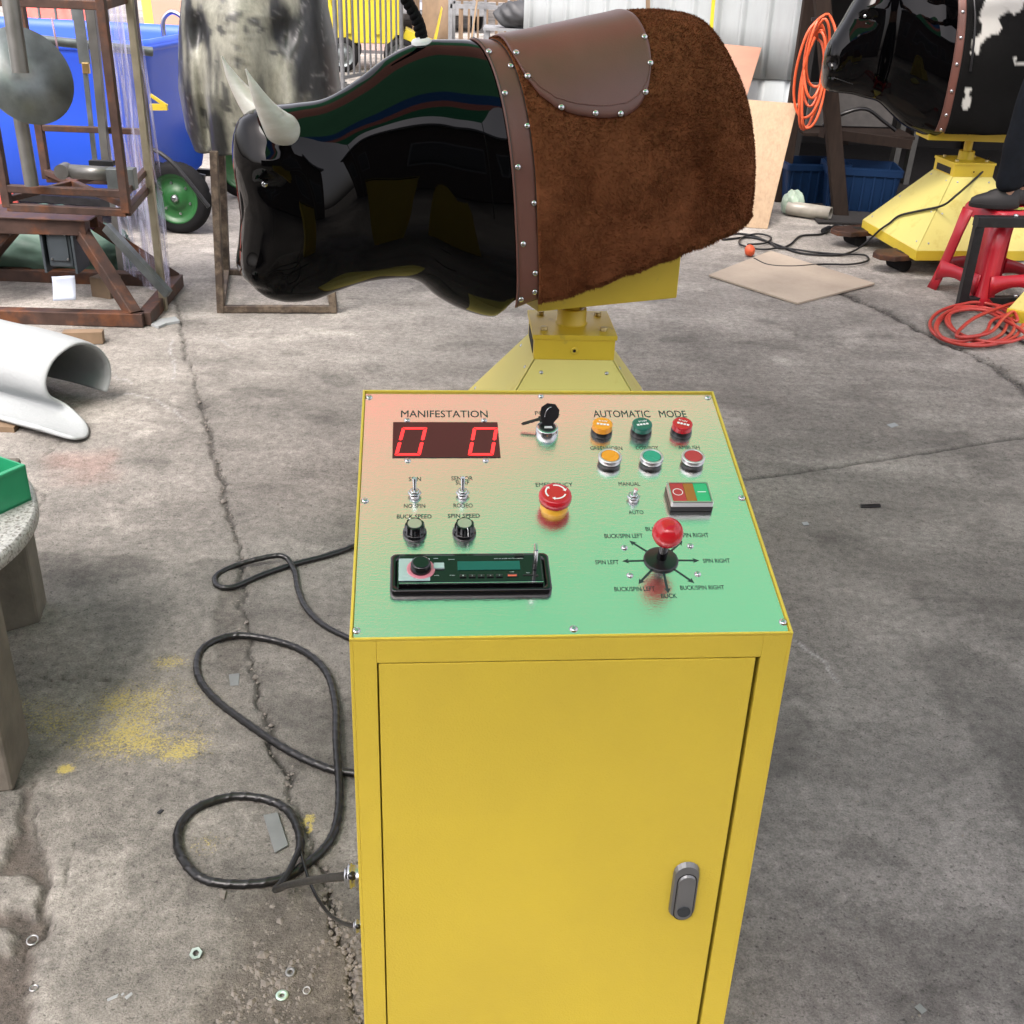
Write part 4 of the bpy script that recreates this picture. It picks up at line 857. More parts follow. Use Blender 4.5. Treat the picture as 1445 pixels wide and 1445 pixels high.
for side in (1, -1):
    for x, z in ((-.238, 1.285), (-.165, 1.215), (-.075, 1.2), (-.005, 1.198), (.07, 1.25), (.094, 1.315), (.095, 1.375), (-.25, 1.335)):
        mb = MB(MBULL); rivet(mb, B1, x, z, side, .0205); mb.build('rivet', M['chrome'], sad)
    for f, z in ((.15, 1.335), (.8, 1.305), (.2, 1.245), (.85, 1.17), (.25, 1.075), (.85, .985), (.3, .88), (.8, .80), (.8, .745), (.2, .725)):
        ph_ = abs(B1.phz(-.25, z, .008)); s_ = float(sf1(f, .5 + .5 * min(1, ph_ / tm1))); mb = MB(MBULL); rivet(mb, B1, s_, z, side, .0075); mb.build('rivet', M['chrome'], b1r)
# horns, eyes, nostrils
for side in (1, -1):
    c0 = B1.find(-.86, 1.165, side); c0 = c0 * (1, .72, 1)
    y0 = c0[1]; pts = [c0 + (.025, side * .01, -.015), c0 + (.0, -side * .03, .008), c0 + (-.03, -side * .058, .045), c0 + (-.058, -side * .076, .092), c0 + (-.08, -side * .078, .142)]
    pp_ = catmull(pts, 10); m_ = len(pp_); tt = np.linspace(0, 1, m_); rad_ = .043 * np.minimum(1, (1.04 - tt) * 1.12) ** 1.15 * np.sqrt(np.clip((1 - tt) * 6, 0, 1)) + .002; rad_ *= np.interp(tt, [0, .12, .3], [.55, .93, 1])
    MB(MBULL).tube(pp_, rad_, 28, 1).build('horn', M['horn'], b1r)
    e = B1.find(-.905, 1.04, side); mb = MB(MBULL); nrm = np.array([-.25, -side, .12])
    mb.lathe(e - nrm * .004, nrm, [(0, .0085), (.004, .0085), (.0062, .006), (.005, .003), (.0066, .0015)], 20); mb.build('eye', M['chrome'], b1r)
# rope handle
hb = B1.P(-.468, 0.0) ; mb = MB(MBULL); mb.lathe(hb - (0, 0, .006), (-.12, 0, 1), [(0, .026), (.008, .026), (.013, .021), (.016, .012), (.02, .0105)], 28)
rpz = mb.build('rope_socket', M['white'], b1r)
P0 = catmull([hb + (0, 0, .01), hb + (-.012, 0, .05), hb + (-.05, .004, .11), hb + (-.10, .01, .17), hb + (-.16, .02, .20)], 30)
L_ = np.r_[0, np.cumsum(np.linalg.norm(np.diff(P0, axis=0), axis=1))]; mb = MB(MBULL)
for k in range(3):
    a = L_ / .042 * 2 * math.pi + k * 2 * math.pi / 3; mb.tube(P0 + np.stack([np.cos(a) * .0078, np.sin(a) * .0078, np.sin(a) * .003], -1), .0088, 10, 1)
mb.build('rope_handle', M['rope'], b1r, fix=False)

def make_base(name, label, MX, top=.6, wt=.235, wb=.86, low=.0, m_=None):
    m_ = m_ or M['yellow2']
    r = empty(name, MX.translation, label, 'machine base')
    hb_ = top - .075; z0 = low
    mb = MB(MX); t = wt / 2; q = wb / 2
    pan_ = MB(MX)
    for k in range(4):
        Rk = Matrix.Rotation(k * math.pi / 2, 4, 'Z'); f = lambda x, y, z: np.array(Rk @ Vector((x, y, z)))
        pan_ = MB(MX); pan_.loft([[f(-t + .004, -t - .001, hb_), f(t - .004, -t - .001, hb_), f(t - .004, -t + .002, hb_), f(-t + .004, -t + .002, hb_)], [f(-q + .004, -q, z0 + .055), f(q - .004, -q, z0 + .055), f(q - .004, -q + .003, z0 + .055), f(-q + .004, -q + .003, z0 + .055)]], True, False)
        pl_ = pan_.build('side_panel', m_, r)
        for x, z in ((-.8, .93), (.8, .93), (-.9, .5), (.9, .5), (-.92, .1), (.92, .1)):
            k2 = 1 - z; ww = t + (q - t) * k2; zz_ = hb_ + (z0 + .055 - hb_) * k2; c = f(x * (ww - .02), -ww - .001, zz_); n = f(0, -(hb_ - z0), (q - t)); n = n / np.linalg.norm(n)
            MB(MX).lathe(c, n, [(0, .006), (.002, .005), (.003, .002)], 10).build('screw', M['zinc'], pl_)
    mb = MB(MX); mb.box((0, 0, z0 + .0275), (wb, wb, .055)); mb.build('foot_frame', M['yellow3'], r, bevel=.003)
    mb = MB(MX); mb.box((0, 0, (hb_ + top - .014) / 2), (wt, wt, top - .014 - hb_)); hd_ = mb.build('head_box', M['yellow3'], r, bevel=.002)
    MB(MX).lathe((0, -t, (hb_ + top) / 2 - .01), (0, -1, 0), [(0, .011), (.003, .0108), (.0032, .006), (.0005, .005)], 18).build('port', M['yellow3'], hd_)
    MB(MX).lathe((0, -t - .0008, (hb_ + top) / 2 - .01), (0, -1, 0), [(0, .0045), (.0003, .0045)], 14).build('port_hole', M['black_gap'], hd_)
    MB(MX).box((-t - .0006, 0, (hb_ + top) / 2 - .012), (.002, wt * .7, .035)).build('side_slot', M['black_gap'], hd_)
    mb = MB(MX); mb.box((0, 0, top - .007), (wt + .01, wt + .006, .0135)); tp = mb.build('top_plate', M['yellow3'], r, bevel=.001)
    for x in (-1, 1):
        for y in (-.62, .62):
            MB(MX).lathe((x * t * .74, y * t, top), (0, 0, 1), [(0, .011), (.010, .011), (.011, .009)], 6).build('bolt', M['gold2'], tp)
    MB(MX).lathe((0, 0, top), (0, 0, 1), [(0, .048), (.004, .043), (.045, .043), (.047, .041), (.046, .031), (.03, .03)], 40, False).build('collar', M['yellow3'], r)
    MB(MX).cyl((0, 0, top), (0, 0, .675), .023, n=28).build('drive_shaft', M['yellow3'], r)
    return r
M['gold2'] = mat('yellow_passivated_bolt', (.45, .36, .16), .4, .6, var=.1)
MBASE = Matrix.Translation((.155, 3.22, 0)) @ Matrix.Rotation(R(4), 4, 'Z')
make_base('pyramid_pedestal', 'pale yellow pyramid base with bolted top plate directly behind the control cabinet', MBASE, top=.578)

# ---- second bull, under the shed edge on the right
C2 = atz(1367, 205, .71)
MB2 = Matrix.Translation((2.455, 6.5, 0)) @ Matrix.Rotation(R(2), 4, 'Z') @ Matrix.Translation((0, 0, .02))
ST2 = [(-.99, 1.05, .98, .03, 2, 2), (-.98, 1.1, .92, .07, 2.2, 2.2), (-.955, 1.15, .888, .09, 2.4, 2.3), (-.91, 1.23, .875, .105, 2.4, 2.4), (-.85, 1.34, .87, .115, 2.2, 2.4), (-.78, 1.44, .865, .13, 2.2, 2.4), (-.70, 1.5, .85, .14, 2.2, 2.5),
       (-.60, 1.5, .83, .125, 2.1, 2.6), (-.5, 1.5, .77, .14, 2, 2.6), (-.42, 1.48, .72, .165, 1.9, 2.5), (-.34, 1.45, .69, .188, 1.95, 2.6), (-.26, 1.42, .67, .2, 2, 3), (-.2, 1.41, .67, .21, 2.1, 4.5), (-.1, 1.4, .67, .218, 2.2, 6), (.05, 1.402, .67, .222, 2.2, 7),
       (.15, 1.418, .68, .222, 2.2, 7), (.25, 1.416, .7, .22, 2.2, 7), (.34, 1.388, .72, .214, 2.2, 7), (.42, 1.335, .75, .203, 2.2, 6), (.49, 1.25, .77, .18, 2.3, 5), (.53, 1.165, .79, .15, 2.3, 4), (.555, 1.08, .81, .11, 2.3, 3), (.57, 1.0, .84, .05, 2.2, 2)]
ST2 = [((-.26 + (q_[0] + .26) * .84) if q_[0] < -.26 else q_[0],) + q_[1:] for q_ in ST2]
BU2 = [(-.72, 1.3, 0, .05, .04, .02, 0), (-.71, 1.25, 0, .035, .025, -.02, 0), (-.852, 1.03, 0, .018, .018, -.02, 0), (-.85, .96, 0, .04, .012, -.012, 0), (-.7, 1.05, 0, .09, .12, .015, 0)]
b2r, B2, sf2, tm2 = make_bull('rodeo_bull', 'second mechanical bull, hornless, with black and white cow hide, under the shed edge at right', MB2, ST2, BU2, lambda s_: .70 + .03 * (np.asarray(s_) + .25), (-.26, -.215, -.26, -.215), hide=True, nfur=9000, hz=(-.27, .4))
for side in (1, -1):
    for z in (1.3, 1.18, 1.05, .92, .8, .72):
        mb = MB(MB2); rivet(mb, B2, -.238, z, side, .008, .009); mb.build('rivet', M['chrome'], b2r)
    e = B2.find(-.725, 1.26, side); MB(MB2).lathe(e, (-.2, -side, .2), [(0, .010), (.006, .009), (.008, .004)], 18).build('eye', M['chrome'], b2r)
    MB(MB2).tube([B2.find(-.835 + .015 * k, .955 - .004 * k, side, .001) for k in range(8)], .0022, 6, 3).build('mouth_line', M['darkmetal'], b2r)
P_ = [B2.find(-.185 + .004 * k, 1.38 - .09 * k, 1, .018) for k in range(5)]
MB(MB2).tube(P_, .006, 8, 5).build('cinch_cord', M['black'], b2r, fix=False)
MBASE2 = Matrix.Translation((2.455, 6.5, 0)) @ Matrix.Rotation(R(8), 4, 'Z')
make_base('pyramid_pedestal', 'bright yellow pyramid base raised on pallet truck forks below the cow hide bull', MBASE2, top=.565, low=.09, wb=.74)
# ================================================================ RIGHT SIDE: shed, boards, stool, person
wr = np.array([1.93, 8.55]); wd = np.array([-.66, .75]); wd = wd / np.linalg.norm(wd); wn = np.array([-wd[1], wd[0]]); wn = wn if wn[1] < 0 else -wn
WL = 3.0
cor = mat('white_corrugated_sheet', (.34, .37, .375), .5, var=.05, scale=3, c2=(.24, .26, .26), c2amt=.25, c2scale=3, c2sharp=.4, stretch=(2, 2, .4))
wl = empty('sheet_metal_wall', (wr[0], wr[1], 0), 'white corrugated sheet metal wall of the shed behind the brown bull', 'wall')
def wp(s_, z, o=0.0): q = wr + wd * s_ + wn * o; return np.array((q[0], q[1], z))
for z0_, z1_, n_, sh in ((.0, .78, 'lower_sheet', .0), (.72, 3.1, 'upper_sheet', .012)):
    xs2 = np.linspace(0, WL, 480); rib = .034 * np.clip(1.5 - np.abs(((xs2 / .235 + .15) % 1) - .5) * 12, 0, 1) * (1 if sh else .3)
    zs2 = np.linspace(z0_, z1_, 8 if sh else 3)
    A = np.array([[wp(x, z + .012 * math.sin(x * 7 + z * 2) * (z == zs2[0]), sh + r + .004 * math.sin(z * 3 + x * 5)) for x, r in zip(xs2, rib)] for z in zs2])
    mb = MB(); gridmesh(mb, A); o = mb.build(n_, cor, wl, fix=False); s2 = o.modifiers.new('t', 'SOLIDIFY'); s2.thickness = .004
for z in (.4, 1.6, 2.8): MB().beam(wp(0, z, -.05), wp(WL, z, -.05), .05, .05).build('rail', M['timber'], wl)
tag(MB().beam((1.0, 9.35, .0), (.78, 9.42, 2.3), .03, .03).build('wooden_pole', M['wood']), 'thin brown wooden pole leaning on the white corrugated wall behind the saddle', 'pole')
tag(MB().beam((1.35, 8.9, .0), (1.3, 9.05, 2.4), .025, .012).build('yellow_batten', M['yellow4']), 'thin yellow batten standing against the white corrugated wall', 'batten')
# timber posts
def post(name, p, q, w_, m_, lab_, cat='post'): return tag(MB().beam(p, q, w_, w_ * .8, (0, 1, 0)).build(name, m_, bevel=.004), lab_, cat)
pA = aty(1099, 296, 7.98); pA[2] = 0
post('timber_post', pA, pA + (.03, .03, 3.0), .085, M['timber'], 'dark timber corner post at the right end of the white corrugated wall')
pC = atz(1186, 306); pD = aty(1160, 0, pC[1] + .1); k_ = (pD - pC); post('timber_post', pC, pC + k_ / k_[2] * 2.8, .095, M['timber'], 'weathered timber post leaning left in front of the blue crates')
# shed
sh = empty('open_shed', (4.5, 10, 0), 'dark open-fronted timber shed behind the cow hide bull', 'shed')
MB().box((5.0, 10.6, 1.5), (6.6, .08, 3.0)).build('back_wall', M['darkwall'], sh)
MB().box((8.3, 9.0, 1.5), (.08, 3.2, 3.0)).build('side_wall', M['darkwall'], sh)
MB().box((1.98, 9.55, 1.5), (.06, 2.0, 3.0)).build('inner_wall', M['darkwall'], sh)
MB().box((4.95, 8.7, 3.05), (6.8, 4.4, .06)).build('roof', M['darkwall'], sh)
MB().box((5.0, 8.9, .012), (6.2, 3.2, .01)).build('dark_floor', M['darkwall'], sh)  # near-black sheet over the ground, darkens the shed floor
for k in range(12): MB().beam((2.3 + k * .55, 10.5, 0), (2.3 + k * .55, 10.5, 3), .07, .05, (0, 1, 0)).build('wall_stud', M['timber'], sh)
grey_board = mat('grey_board', (.07, .066, .062), .8, var=.2)
q0, q1, q2_, q3 = [atz(*p_) for p_ in ((1133, 232), (1205, 232), (1205, 232), (1133, 232))]
tag(MB().box((2.25, 8.25, .62), (.62, .03, .28), Matrix.Rotation(R(6), 4, 'Z')).build('grey_board', grey_board, bevel=.002), 'pale grey board on the shelf between the two timber posts', 'board')
rk = empty('timber_shelf', (2.25, 8.0, 0), 'low timber shelf rail joining the two timber posts', 'shelf')
MB().beam((1.95, 7.75, .5), (2.6, 7.95, .42), .07, .06).build('rail', M['timber'], rk); MB().box((2.25, 8.1, .46), (.75, .35, .02)).build('shelf_board', M['timber'], rk)
cb_ = gp([(0, 0)], 0)[:0]
tag(MB().tube([(2.0, 7.95, .52), (2.1, 7.9, .6), (2.25, 7.9, .64), (2.4, 7.95, .56), (2.5, 7.98, .5)], .012, 8, 6).build('loose_hose', M['black'], fix=False), 'black hose arching over the timber shelf', 'hose')
def crate(x, y, z, a, lab_, w_=.5, d_=.36, h_=.3):
    MX = Matrix.Translation((x, y, z)) @ Matrix.Rotation(a, 4, 'Z'); r = empty('plastic_crate', (x, y, z), lab_, 'crate', 'blue crates on the shed floor')
    mb = MB(MX); rr = lambda hx_, hy_, z_: [(p_[0], p_[1], z_) for p_ in rrect(hx_, hy_, .02, 4)]
    mb.loft([rr(w_*.42, d_*.42, 0), rr(w_*.48, d_*.48, h_*.86), rr(w_*.48, d_*.48, h_), rr(w_*.465, d_*.465, h_), rr(w_*.41, d_*.41, .01)], True, False); b_ = mb.build('tub', M['darkblue'], r)
    mb = MB(MX); mb.loft([rr(w_*.5, d_*.5, h_*.84), rr(w_*.5, d_*.5, h_*.98), rr(w_*.482, d_*.482, h_*.98), rr(w_*.482, d_*.482, h_*.84), rr(w_*.5, d_*.5, h_*.84)], False, False); mb.build('rim', M['darkblue'], r)
    for k in range(7):
        MB(MX).box((-w_*.4 + k * w_*.8/6, -d_*.465, h_*.45), (.012, .02, h_*.75)).build('rib', M['darkblue'], b_)
    return r
pc = atz(1212, 304); crate(pc[0] + .02, pc[1] + .2, 0, R(-6), 'blue plastic crate right of the leaning timber post')
pc = atz(1150, 296); crate(pc[0], pc[1] + .28, 0, R(8), 'blue plastic crate between the timber posts', .46, .34, .28)
a_, b_ = atz(1112, 293, .05), atz(1172, 302, .05)
tag(MB().lathe(a_, b_ - a_, [(0, .045), (1, .045), (1, .036), (.0, .036)], 24, False, True).build('plastic_pipe', mat('beige_pipe', (.3, .28, .24), .35)), 'beige plastic pipe on the floor in front of the blue crates', 'pipe')
def lump(name, c, r3, m_, lab_, cat, seed=1, amp=.25, n=28, **k):
    th, ph = np.meshgrid(np.linspace(0, math.pi, n), np.linspace(0, 2*math.pi, 2*n)[:-1], indexing='ij')
    x, y, z = np.sin(th)*np.cos(ph), np.sin(th)*np.sin(ph), np.cos(th); d = 1 + amp * (fbm(x*2 + 5 + z, y*2 + 5 - z, 1.6, 4, seed) - .5) * 2
    A = np.stack([x*d*r3[0] + c[0], y*d*r3[1] + c[1], np.maximum(z*d*r3[2] + c[2], .004 if c[2] < r3[2] * 1.5 else -9)], -1); mb = MB(); gridmesh(mb, A, True); o = mb.build(name, m_, weld=True); 
    return tag(o, lab_, cat, **k)
pl0 = atz(1118, 305); lump('plastic_bag', (pl0[0], pl0[1] + .05, .07), (.075, .06, .085), mat('pale_green_film', (.35, .45, .36), .3, var=.3, scale=12, bump=1, bscale=30), 'crumpled pale green plastic bag at the foot of the corner post', 'bag', 3, .3)
for k, (u, w2, l2) in enumerate(((1262, .11, 'left'), (1283, .09, 'right'))):
    p = atz(u - 8, 262); p = np.array((p[0], p[1], 0)); tag(MB().beam(p, p + (.12, .25, 1.25), w2, .04, (1, 0, 0)).build('metal_plank', mat('dim_metal', (.05, .05, .045), .5, .4, var=.2)), 'dull grey metal plank leaning in the shed below the second bull, the %s of two' % l2, 'plank', 'metal planks leaning in the shed')
# orange cable hung in a coil on the shed
oc = []; OC0 = aty(1149, 95, 7.45)
for k in range(7):
    a0 = rng.random() * 6; c = OC0 + np.array((rng.normal(0, .012), .55 + rng.normal(0, .02), rng.normal(0, .03))); rx_, rz_ = .085 * rng.uniform(.5, 1.1), .27 * rng.uniform(.75, 1.15)
    for a in np.linspace(0, 2 * math.pi, 13)[:-1]: oc.append(c + (rx_ * math.sin(a), .03 * math.sin(a * 2 + k) - .03, rz_ * math.cos(a) + (.25 - rz_)))
tag(MB().tube([p_ - (0, .55, .0) for p_ in oc], .0085, 8, 3).build('orange_cable', M['orange'], fix=False), 'bundle of orange cable hanging beside the corner post of the shed', 'cable')
tag(MB().beam(OC0 + (-.06, .0, .27), OC0 + (.04, .0, .28), .012, .02).build('hook', M['darkmetal']), 'small dark hook holding the orange cable', 'hook')
# leaning plywood
def board(name, quad, th, m_, lab_):
    P = np.array(quad, float); n = np.cross(P[1] - P[0], P[3] - P[0]); n /= np.linalg.norm(n); n = n if n[1] > 0 else -n
    return tag(MB().prism(P, n * th).build(name, m_, bevel=.002), lab_, 'board', 'plywood boards by the white wall')
B0, B1_ = atz(1018, 318), atz(1083, 323); dn = np.array((.1, .5, 0))
T1 = aty(1126, 146, B1_[1] + .42); T0 = aty(1050, 140, B0[1] + .5); T0[2] = T1[2]; T0 = onpl(1050, 140, T1, np.cross(B1_ - B0, T1 - B1_))
board('plywood_sheet', [B0, B1_, T1, T0], .012, M['ply'], 'pale plywood board leaning in front, behind the rump of the brown bull')
T1b = aty(1075, 67, 8.75); Bb = aty(1030, 215, 8.25); Bb0 = Bb + (T1b - Bb) * (-.55); Ta = T1b + (-.62, .05, .03); Bc = Bb0 + (-.62, .05, 0)
board('plywood_sheet', [Bc, Bb0, T1b, Ta], .012, M['plyred'], 'reddish plywood board leaning against the white wall, behind the pale board')
T3 = aty(1112, 165, 7.9)
slab('plywood_sheet', [(1087, 356), (1234, 402), (1125, 430), (1000, 390)], .01, M['plydirty'], 'dirty plywood board lying flat on the floor behind the bull', 'board', .004)
lump('orange_plug', tuple(atz(1058, 354, .03)), (.03, .03, .035), M['orange'], 'small orange plastic plug at the corner of the flat plywood board', 'cap', 4, .12)
tag(MB().cyl(atz(1170, 322, .02), atz(1162, 326, .02), .018, n=12).build('cable_plug', M['darkmetal']), 'grey cable plug on the floor by the pallet truck forks', 'plug')
# pallet truck
pt = empty('pallet_truck', atz(1300, 370), 'dark worn pallet truck whose forks carry the bright yellow base', 'pallet truck')
for (u, v) in ((1176, 331), (1236, 365)):
    p = atz(u, v, .07); d = np.array((math.cos(R(-12)), math.sin(R(-12)) + .45, 0)); d = np.array((.93, .37, 0)) if u < 1200 else np.array((.93, .37, 0)); n = np.array((-d[1], d[0], 0)); L2 = 1.25; w2 = .085
    o_ = [p - n*w2*.4, p + d*.06 - n*w2, p + d*L2 - n*w2, p + d*L2 + n*w2, p + d*.06 + n*w2, p + n*w2*.4]
    f = MB().prism(o_, (0, 0, .028)).build('fork', M['rustd'] if 'rustd' in M else M['rust'], pt, bevel=.003)
    for k in (.18, .34): 
        c = p + d * k + (0, 0, .0285); MB().prism([c - n*.03 - d*.03, c - n*.03 + d*.03, c + n*.03 + d*.03, c + n*.03 - d*.03], (0, 0, .001)).build('fork_slot', M['black_gap'], f)
    c = p + d * .16; MB().cyl((c - n*.06) * (1, 1, 0) + (0, 0, .04), (c + n*.06) * (1, 1, 0) + (0, 0, .04), .04, n=20).build('roller', M['tyre'], f)
    c = p + d * .5; MB().beam(c - (0, 0, .02), c + d * .7 - (0, 0, .02), .12, .03).build('linkage', M['darkmetal'], f)
# cable from the second base over the floor
_r = MBASE2.to_3x3(); _n = lambda v: np.array(_r @ Vector(v)); _p = lambda v: np.array(MBASE2 @ Vector(v))
slp = (.37 - .1175) / (.49 - .145); nF = _n((0, -1, slp)); nL2 = _n((-1, 0, slp)); pF = _p((0, -.1175 - .014, .49)); pL = _p((-.1175 - .014, 0, .49))
cz = [atz(1396, 222, .575)] + [onpl(*q_, pF, nF) for q_ in ((1388, 240), (1372, 256))] + [onpl(*q_, pL, nL2) for q_ in ((1349, 276), (1330, 290), (1300, 297), (1270, 304), (1255, 315))] + [onpl(1241, 325, _p((-.385, 0, 0)), _n((-1, 0, 0))), atz(1226, 339, .06), atz(1205, 354, .012)]
for q in ((1180, 360), (1130, 357), (1095, 345), (1060, 335), (1020, 338), (1035, 330), (1060, 332), (1085, 342), (1100, 350), (1115, 345), (1130, 333), (1160, 330), (1180, 318), (1215, 326)): cz.append(atz(*q, .007))
tag(MB().tube(cz, .0065, 8, 8).build('floor_cable', M['darkmetal'], fix=False), 'dark cable running from the second yellow base down over its side onto the floor', 'cable')
cz = [atz(*q, .012) for q in ((1064, 365), (1085, 374), (1120, 376), (1160, 373), (1200, 373), (1224, 368), (1220, 360), (1190, 359), (1150, 356), (1105, 350), (1075, 352), (1045, 345), (1048, 335), (1070, 330), (1088, 335), (1080, 343), (1055, 345))]
tag(MB().tube(cz, .006, 8, 8).build('floor_cable', M['darkmetal'], fix=False), 'dark cable looping across the flat plywood board from the orange plug', 'cable')
# stool
def stool(MX, lab_):
    r = empty('plastic_stool', MX.translation, lab_, 'stool'); rr = lambda h, z, r_=.05: [(a, b_, z) for a, b_ in rrect(h, h, r_, 5)]
    mb = MB(MX); mb.loft([rr(.148, .40), rr(.145, .445), rr(.138, .46), rr(.125, .462), rr(.12, .458), rr(.02, .456, .01)], True, True); mb.build('seat', M['redstool'], r)
    for k in range(4):
        MK = MX @ Matrix.Rotation(k * math.pi / 2, 4, 'Z')
        mb = MB(MK); c = lambda h, z: (h, h, z)
        # corner leg: an angled L section
        lv = [(.147, .43, .1), (.165, .28, .085), (.185, .14, .085), (.2, .05, .085), (.212, .0, .09)]
        A = np.array([[(h - w2, h, z), (h - .02, h, z), (h, h - .02, z), (h, h - w2, z)] for h, z, w2 in lv]); gridmesh(mb, A); l_ = mb.build('leg', M['redstool'], r, fix=False); s2 = l_.modifiers.new('t', 'SOLIDIFY'); s2.thickness = .006
        mb = MB(MK); h = .192; A = np.array([[(x, h + (z - .12) * -.12, z + (.045 * (1 - (x / .15) ** 2) if z < .1 else 0)) for x in np.linspace(-.155, .155, 12)] for z in (.05, .155)]); gridmesh(mb, A); q = mb.build('stretcher', M['redstool'], r, fix=False); s2 = q.modifiers.new('t', 'SOLIDIFY'); s2.thickness = .005
    return r
ps = atz(1417, 293, .46); MS = Matrix.Translation((ps[0] + .02, ps[1] + .05, 0)) @ Matrix.Rotation(R(20), 4, 'Z'); stool(MS, 'red plastic stool the person stands on beside the second yellow base')
tag(MB().box((ps[0] + .1, ps[1] - .04, .468), (.16, .02, .008), Matrix.Rotation(R(10), 4, 'Z')).build('green_strip', mat('lime_strip', (.4, .5, .1), .5)), 'short lime green strip lying on the red stool seat', 'strip')
# black steel stand in front
bs = empty('steel_stand', atz(1352, 432), 'black painted steel stand with bolt heads in front of the red stool', 'stand')
f0 = atz(1356, 432, .0); h1 = aty(1374, 312, f0[1]); f0 = np.array((f0[0], f0[1], .0)); dR = np.array((.92, .12, 0)); dR /= np.linalg.norm(dR); dB = np.array((-.12, .92, 0))
zt = h1[2]
for a, b2_ in ((0, 0), (.55, 0), (.55, .4)): p = f0 + dR * a + dB * b2_; MB().beam(p, (p[0] + (.0), p[1], zt - .025), .045, .045).build('leg', M['darkmetal'], bs, bevel=.003)
MB().beam(f0 + (0, 0, zt) - dR * .022, f0 + (0, 0, zt) + dR * .572, .055, .05).build('top_rail', M['darkmetal'], bs, bevel=.003)
MB().beam(f0 + dB * .022 + dR * .55 + (0, 0, zt), f0 + dB * .42 + (0, 0, zt) + dR * .55, .055, .05).build('top_rail', M['darkmetal'], bs, bevel=.003)
MB().beam(f0 + (0, 0, .03) + dR * .022, f0 + (0, 0, .03) + dR * .528, .045, .04).build('bottom_rail', M['darkmetal'], bs, bevel=.003)
for k in (.18, .34, .48):
    p = f0 + dR * k + (0, 0, zt + .026); MB().lathe(p, (0, 0, 1), [(0, .012), (.008, .012), (.010, .008)], 6).build('bolt', M['zinc'], bs); p = f0 + dR * (k - .06) + (0, 0, .051); MB().lathe(p, (0, 0, 1), [(0, .012), (.008, .012), (.010, .008)], 6).build('bolt', M['zinc'], bs)
# red hose coil
hc = []
for (cu, cv, ru, rv, rot) in ((1378, 458, 66, 30, 0), (1372, 460, 50, 26, .15), (1385, 455, 46, 28, -.2), (1360, 457, 40, 24, .2), (1390, 460, 55, 22, -.35)):
    for a in np.linspace(0, 2 * math.pi, 11)[:-1]: hc.append(atz(cu + ru * math.cos(a), cv + rv * math.sin(a) - 12 * rot * math.cos(a) * 2, .012 + .012 * rng.random() + .006 * len(hc) / 20))
for q in ((1430, 440), (1415, 450), (1395, 470), (1350, 475), (1370, 452), (1405, 436), (1445, 424), (1490, 415)): hc.append(atz(*q, .05))
tag(MB().tube(hc, .0085, 8, 5).build('red_hose', M['redcable'], fix=False), 'coil of red hose lying on the floor across the broken concrete edge', 'hose')
tag(MB().tube([atz(*q, .012) for q in ((1400, 452), (1412, 462), (1430, 475), (1460, 490), (1500, 500))], .006, 8, 5).build('thin_cable', M['black'], fix=False), 'thin black cable running off to the right under the red hose', 'cable')
py = atz(1455, 462, 0); yb = empty('yellow_housing', py, 'corner of a small pale yellow machine housing on the floor at the right edge', 'housing')
MB(Matrix.Translation((py[0] + .12, py[1] + .12, 0)) @ Matrix.Rotation(R(-40), 4, 'Z')).box((0, 0, .03), (.3, .3, .06)).build('foot', M['yellow3'], yb, bevel=.003)
MB(Matrix.Translation((py[0] + .12, py[1] + .12, 0)) @ Matrix.Rotation(R(-40), 4, 'Z')).box((0, 0, .13), (.29, .29, .14), taper=.55).build('cover', M['yellow2'], yb, bevel=.003)
# ---------------------------------------------------------------- person on the stool
def skin(name, joints, edges, m_, parent, levels=2):
    me = bpy.data.meshes.new(name); me.from_pydata([j[:3] for j in joints], edges, []); me.materials.append(m_); o = bpy.data.objects.new(name, me); col.objects.link(o)
    md = o.modifiers.new('skin', 'SKIN'); md.use_smooth_shade = True
    for i, j in enumerate(joints):
        v = me.skin_vertices[0].data[i]; rr = j[3] if isinstance(j[3], tuple) else (j[3], j[3]); v.radius = rr; v.use_root = i == 0
    ss_ = o.modifiers.new('sub', 'SUBSURF'); ss_.levels = levels; ss_.render_levels = levels
    attach(o, parent); return o
fx, fy, fz_ = ps[0] - .03, ps[1] + .02, .47
per = empty('person', (fx, fy, fz_), 'person in dark baggy trousers and dark shoes standing on the red stool', 'person')
# facing left (-x); hips up and to the right, upper body leaning toward the bull
hip = np.array((fx + .20, fy + .05, fz_ + .90)); ch = hip + (-.05, .12, .30); nk = ch + (-.04, .06, .24); hd0 = nk + (-.05, .02, .14)
J = [tuple(hip) + (.11,), tuple(hip + (-.01, .03, .14)) + (.12,), tuple(ch) + (.13,), tuple(nk - (0, 0, .05)) + (.09,), tuple(nk) + (.055,), tuple(hd0 - (0, 0, .05)) + (.075,), tuple(hd0 + (0, 0, .04)) + (.09,), tuple(hd0 + (.01, 0, .11)) + (.06,),
     tuple(hd0 + (-.10, 0, -.01)) + (.018,), tuple(hd0 + (-.07, 0, -.075)) + (.03,)]
Ed = [(0, 1), (1, 2), (2, 3), (3, 4), (4, 5), (5, 6), (6, 7), (6, 8), (5, 9)]
def chain(root_i, pts):
    prev = root_i
    for p_ in pts: J.append(tuple(p_)); Ed.append((prev, len(J) - 1)); prev = len(J) - 1
    return prev
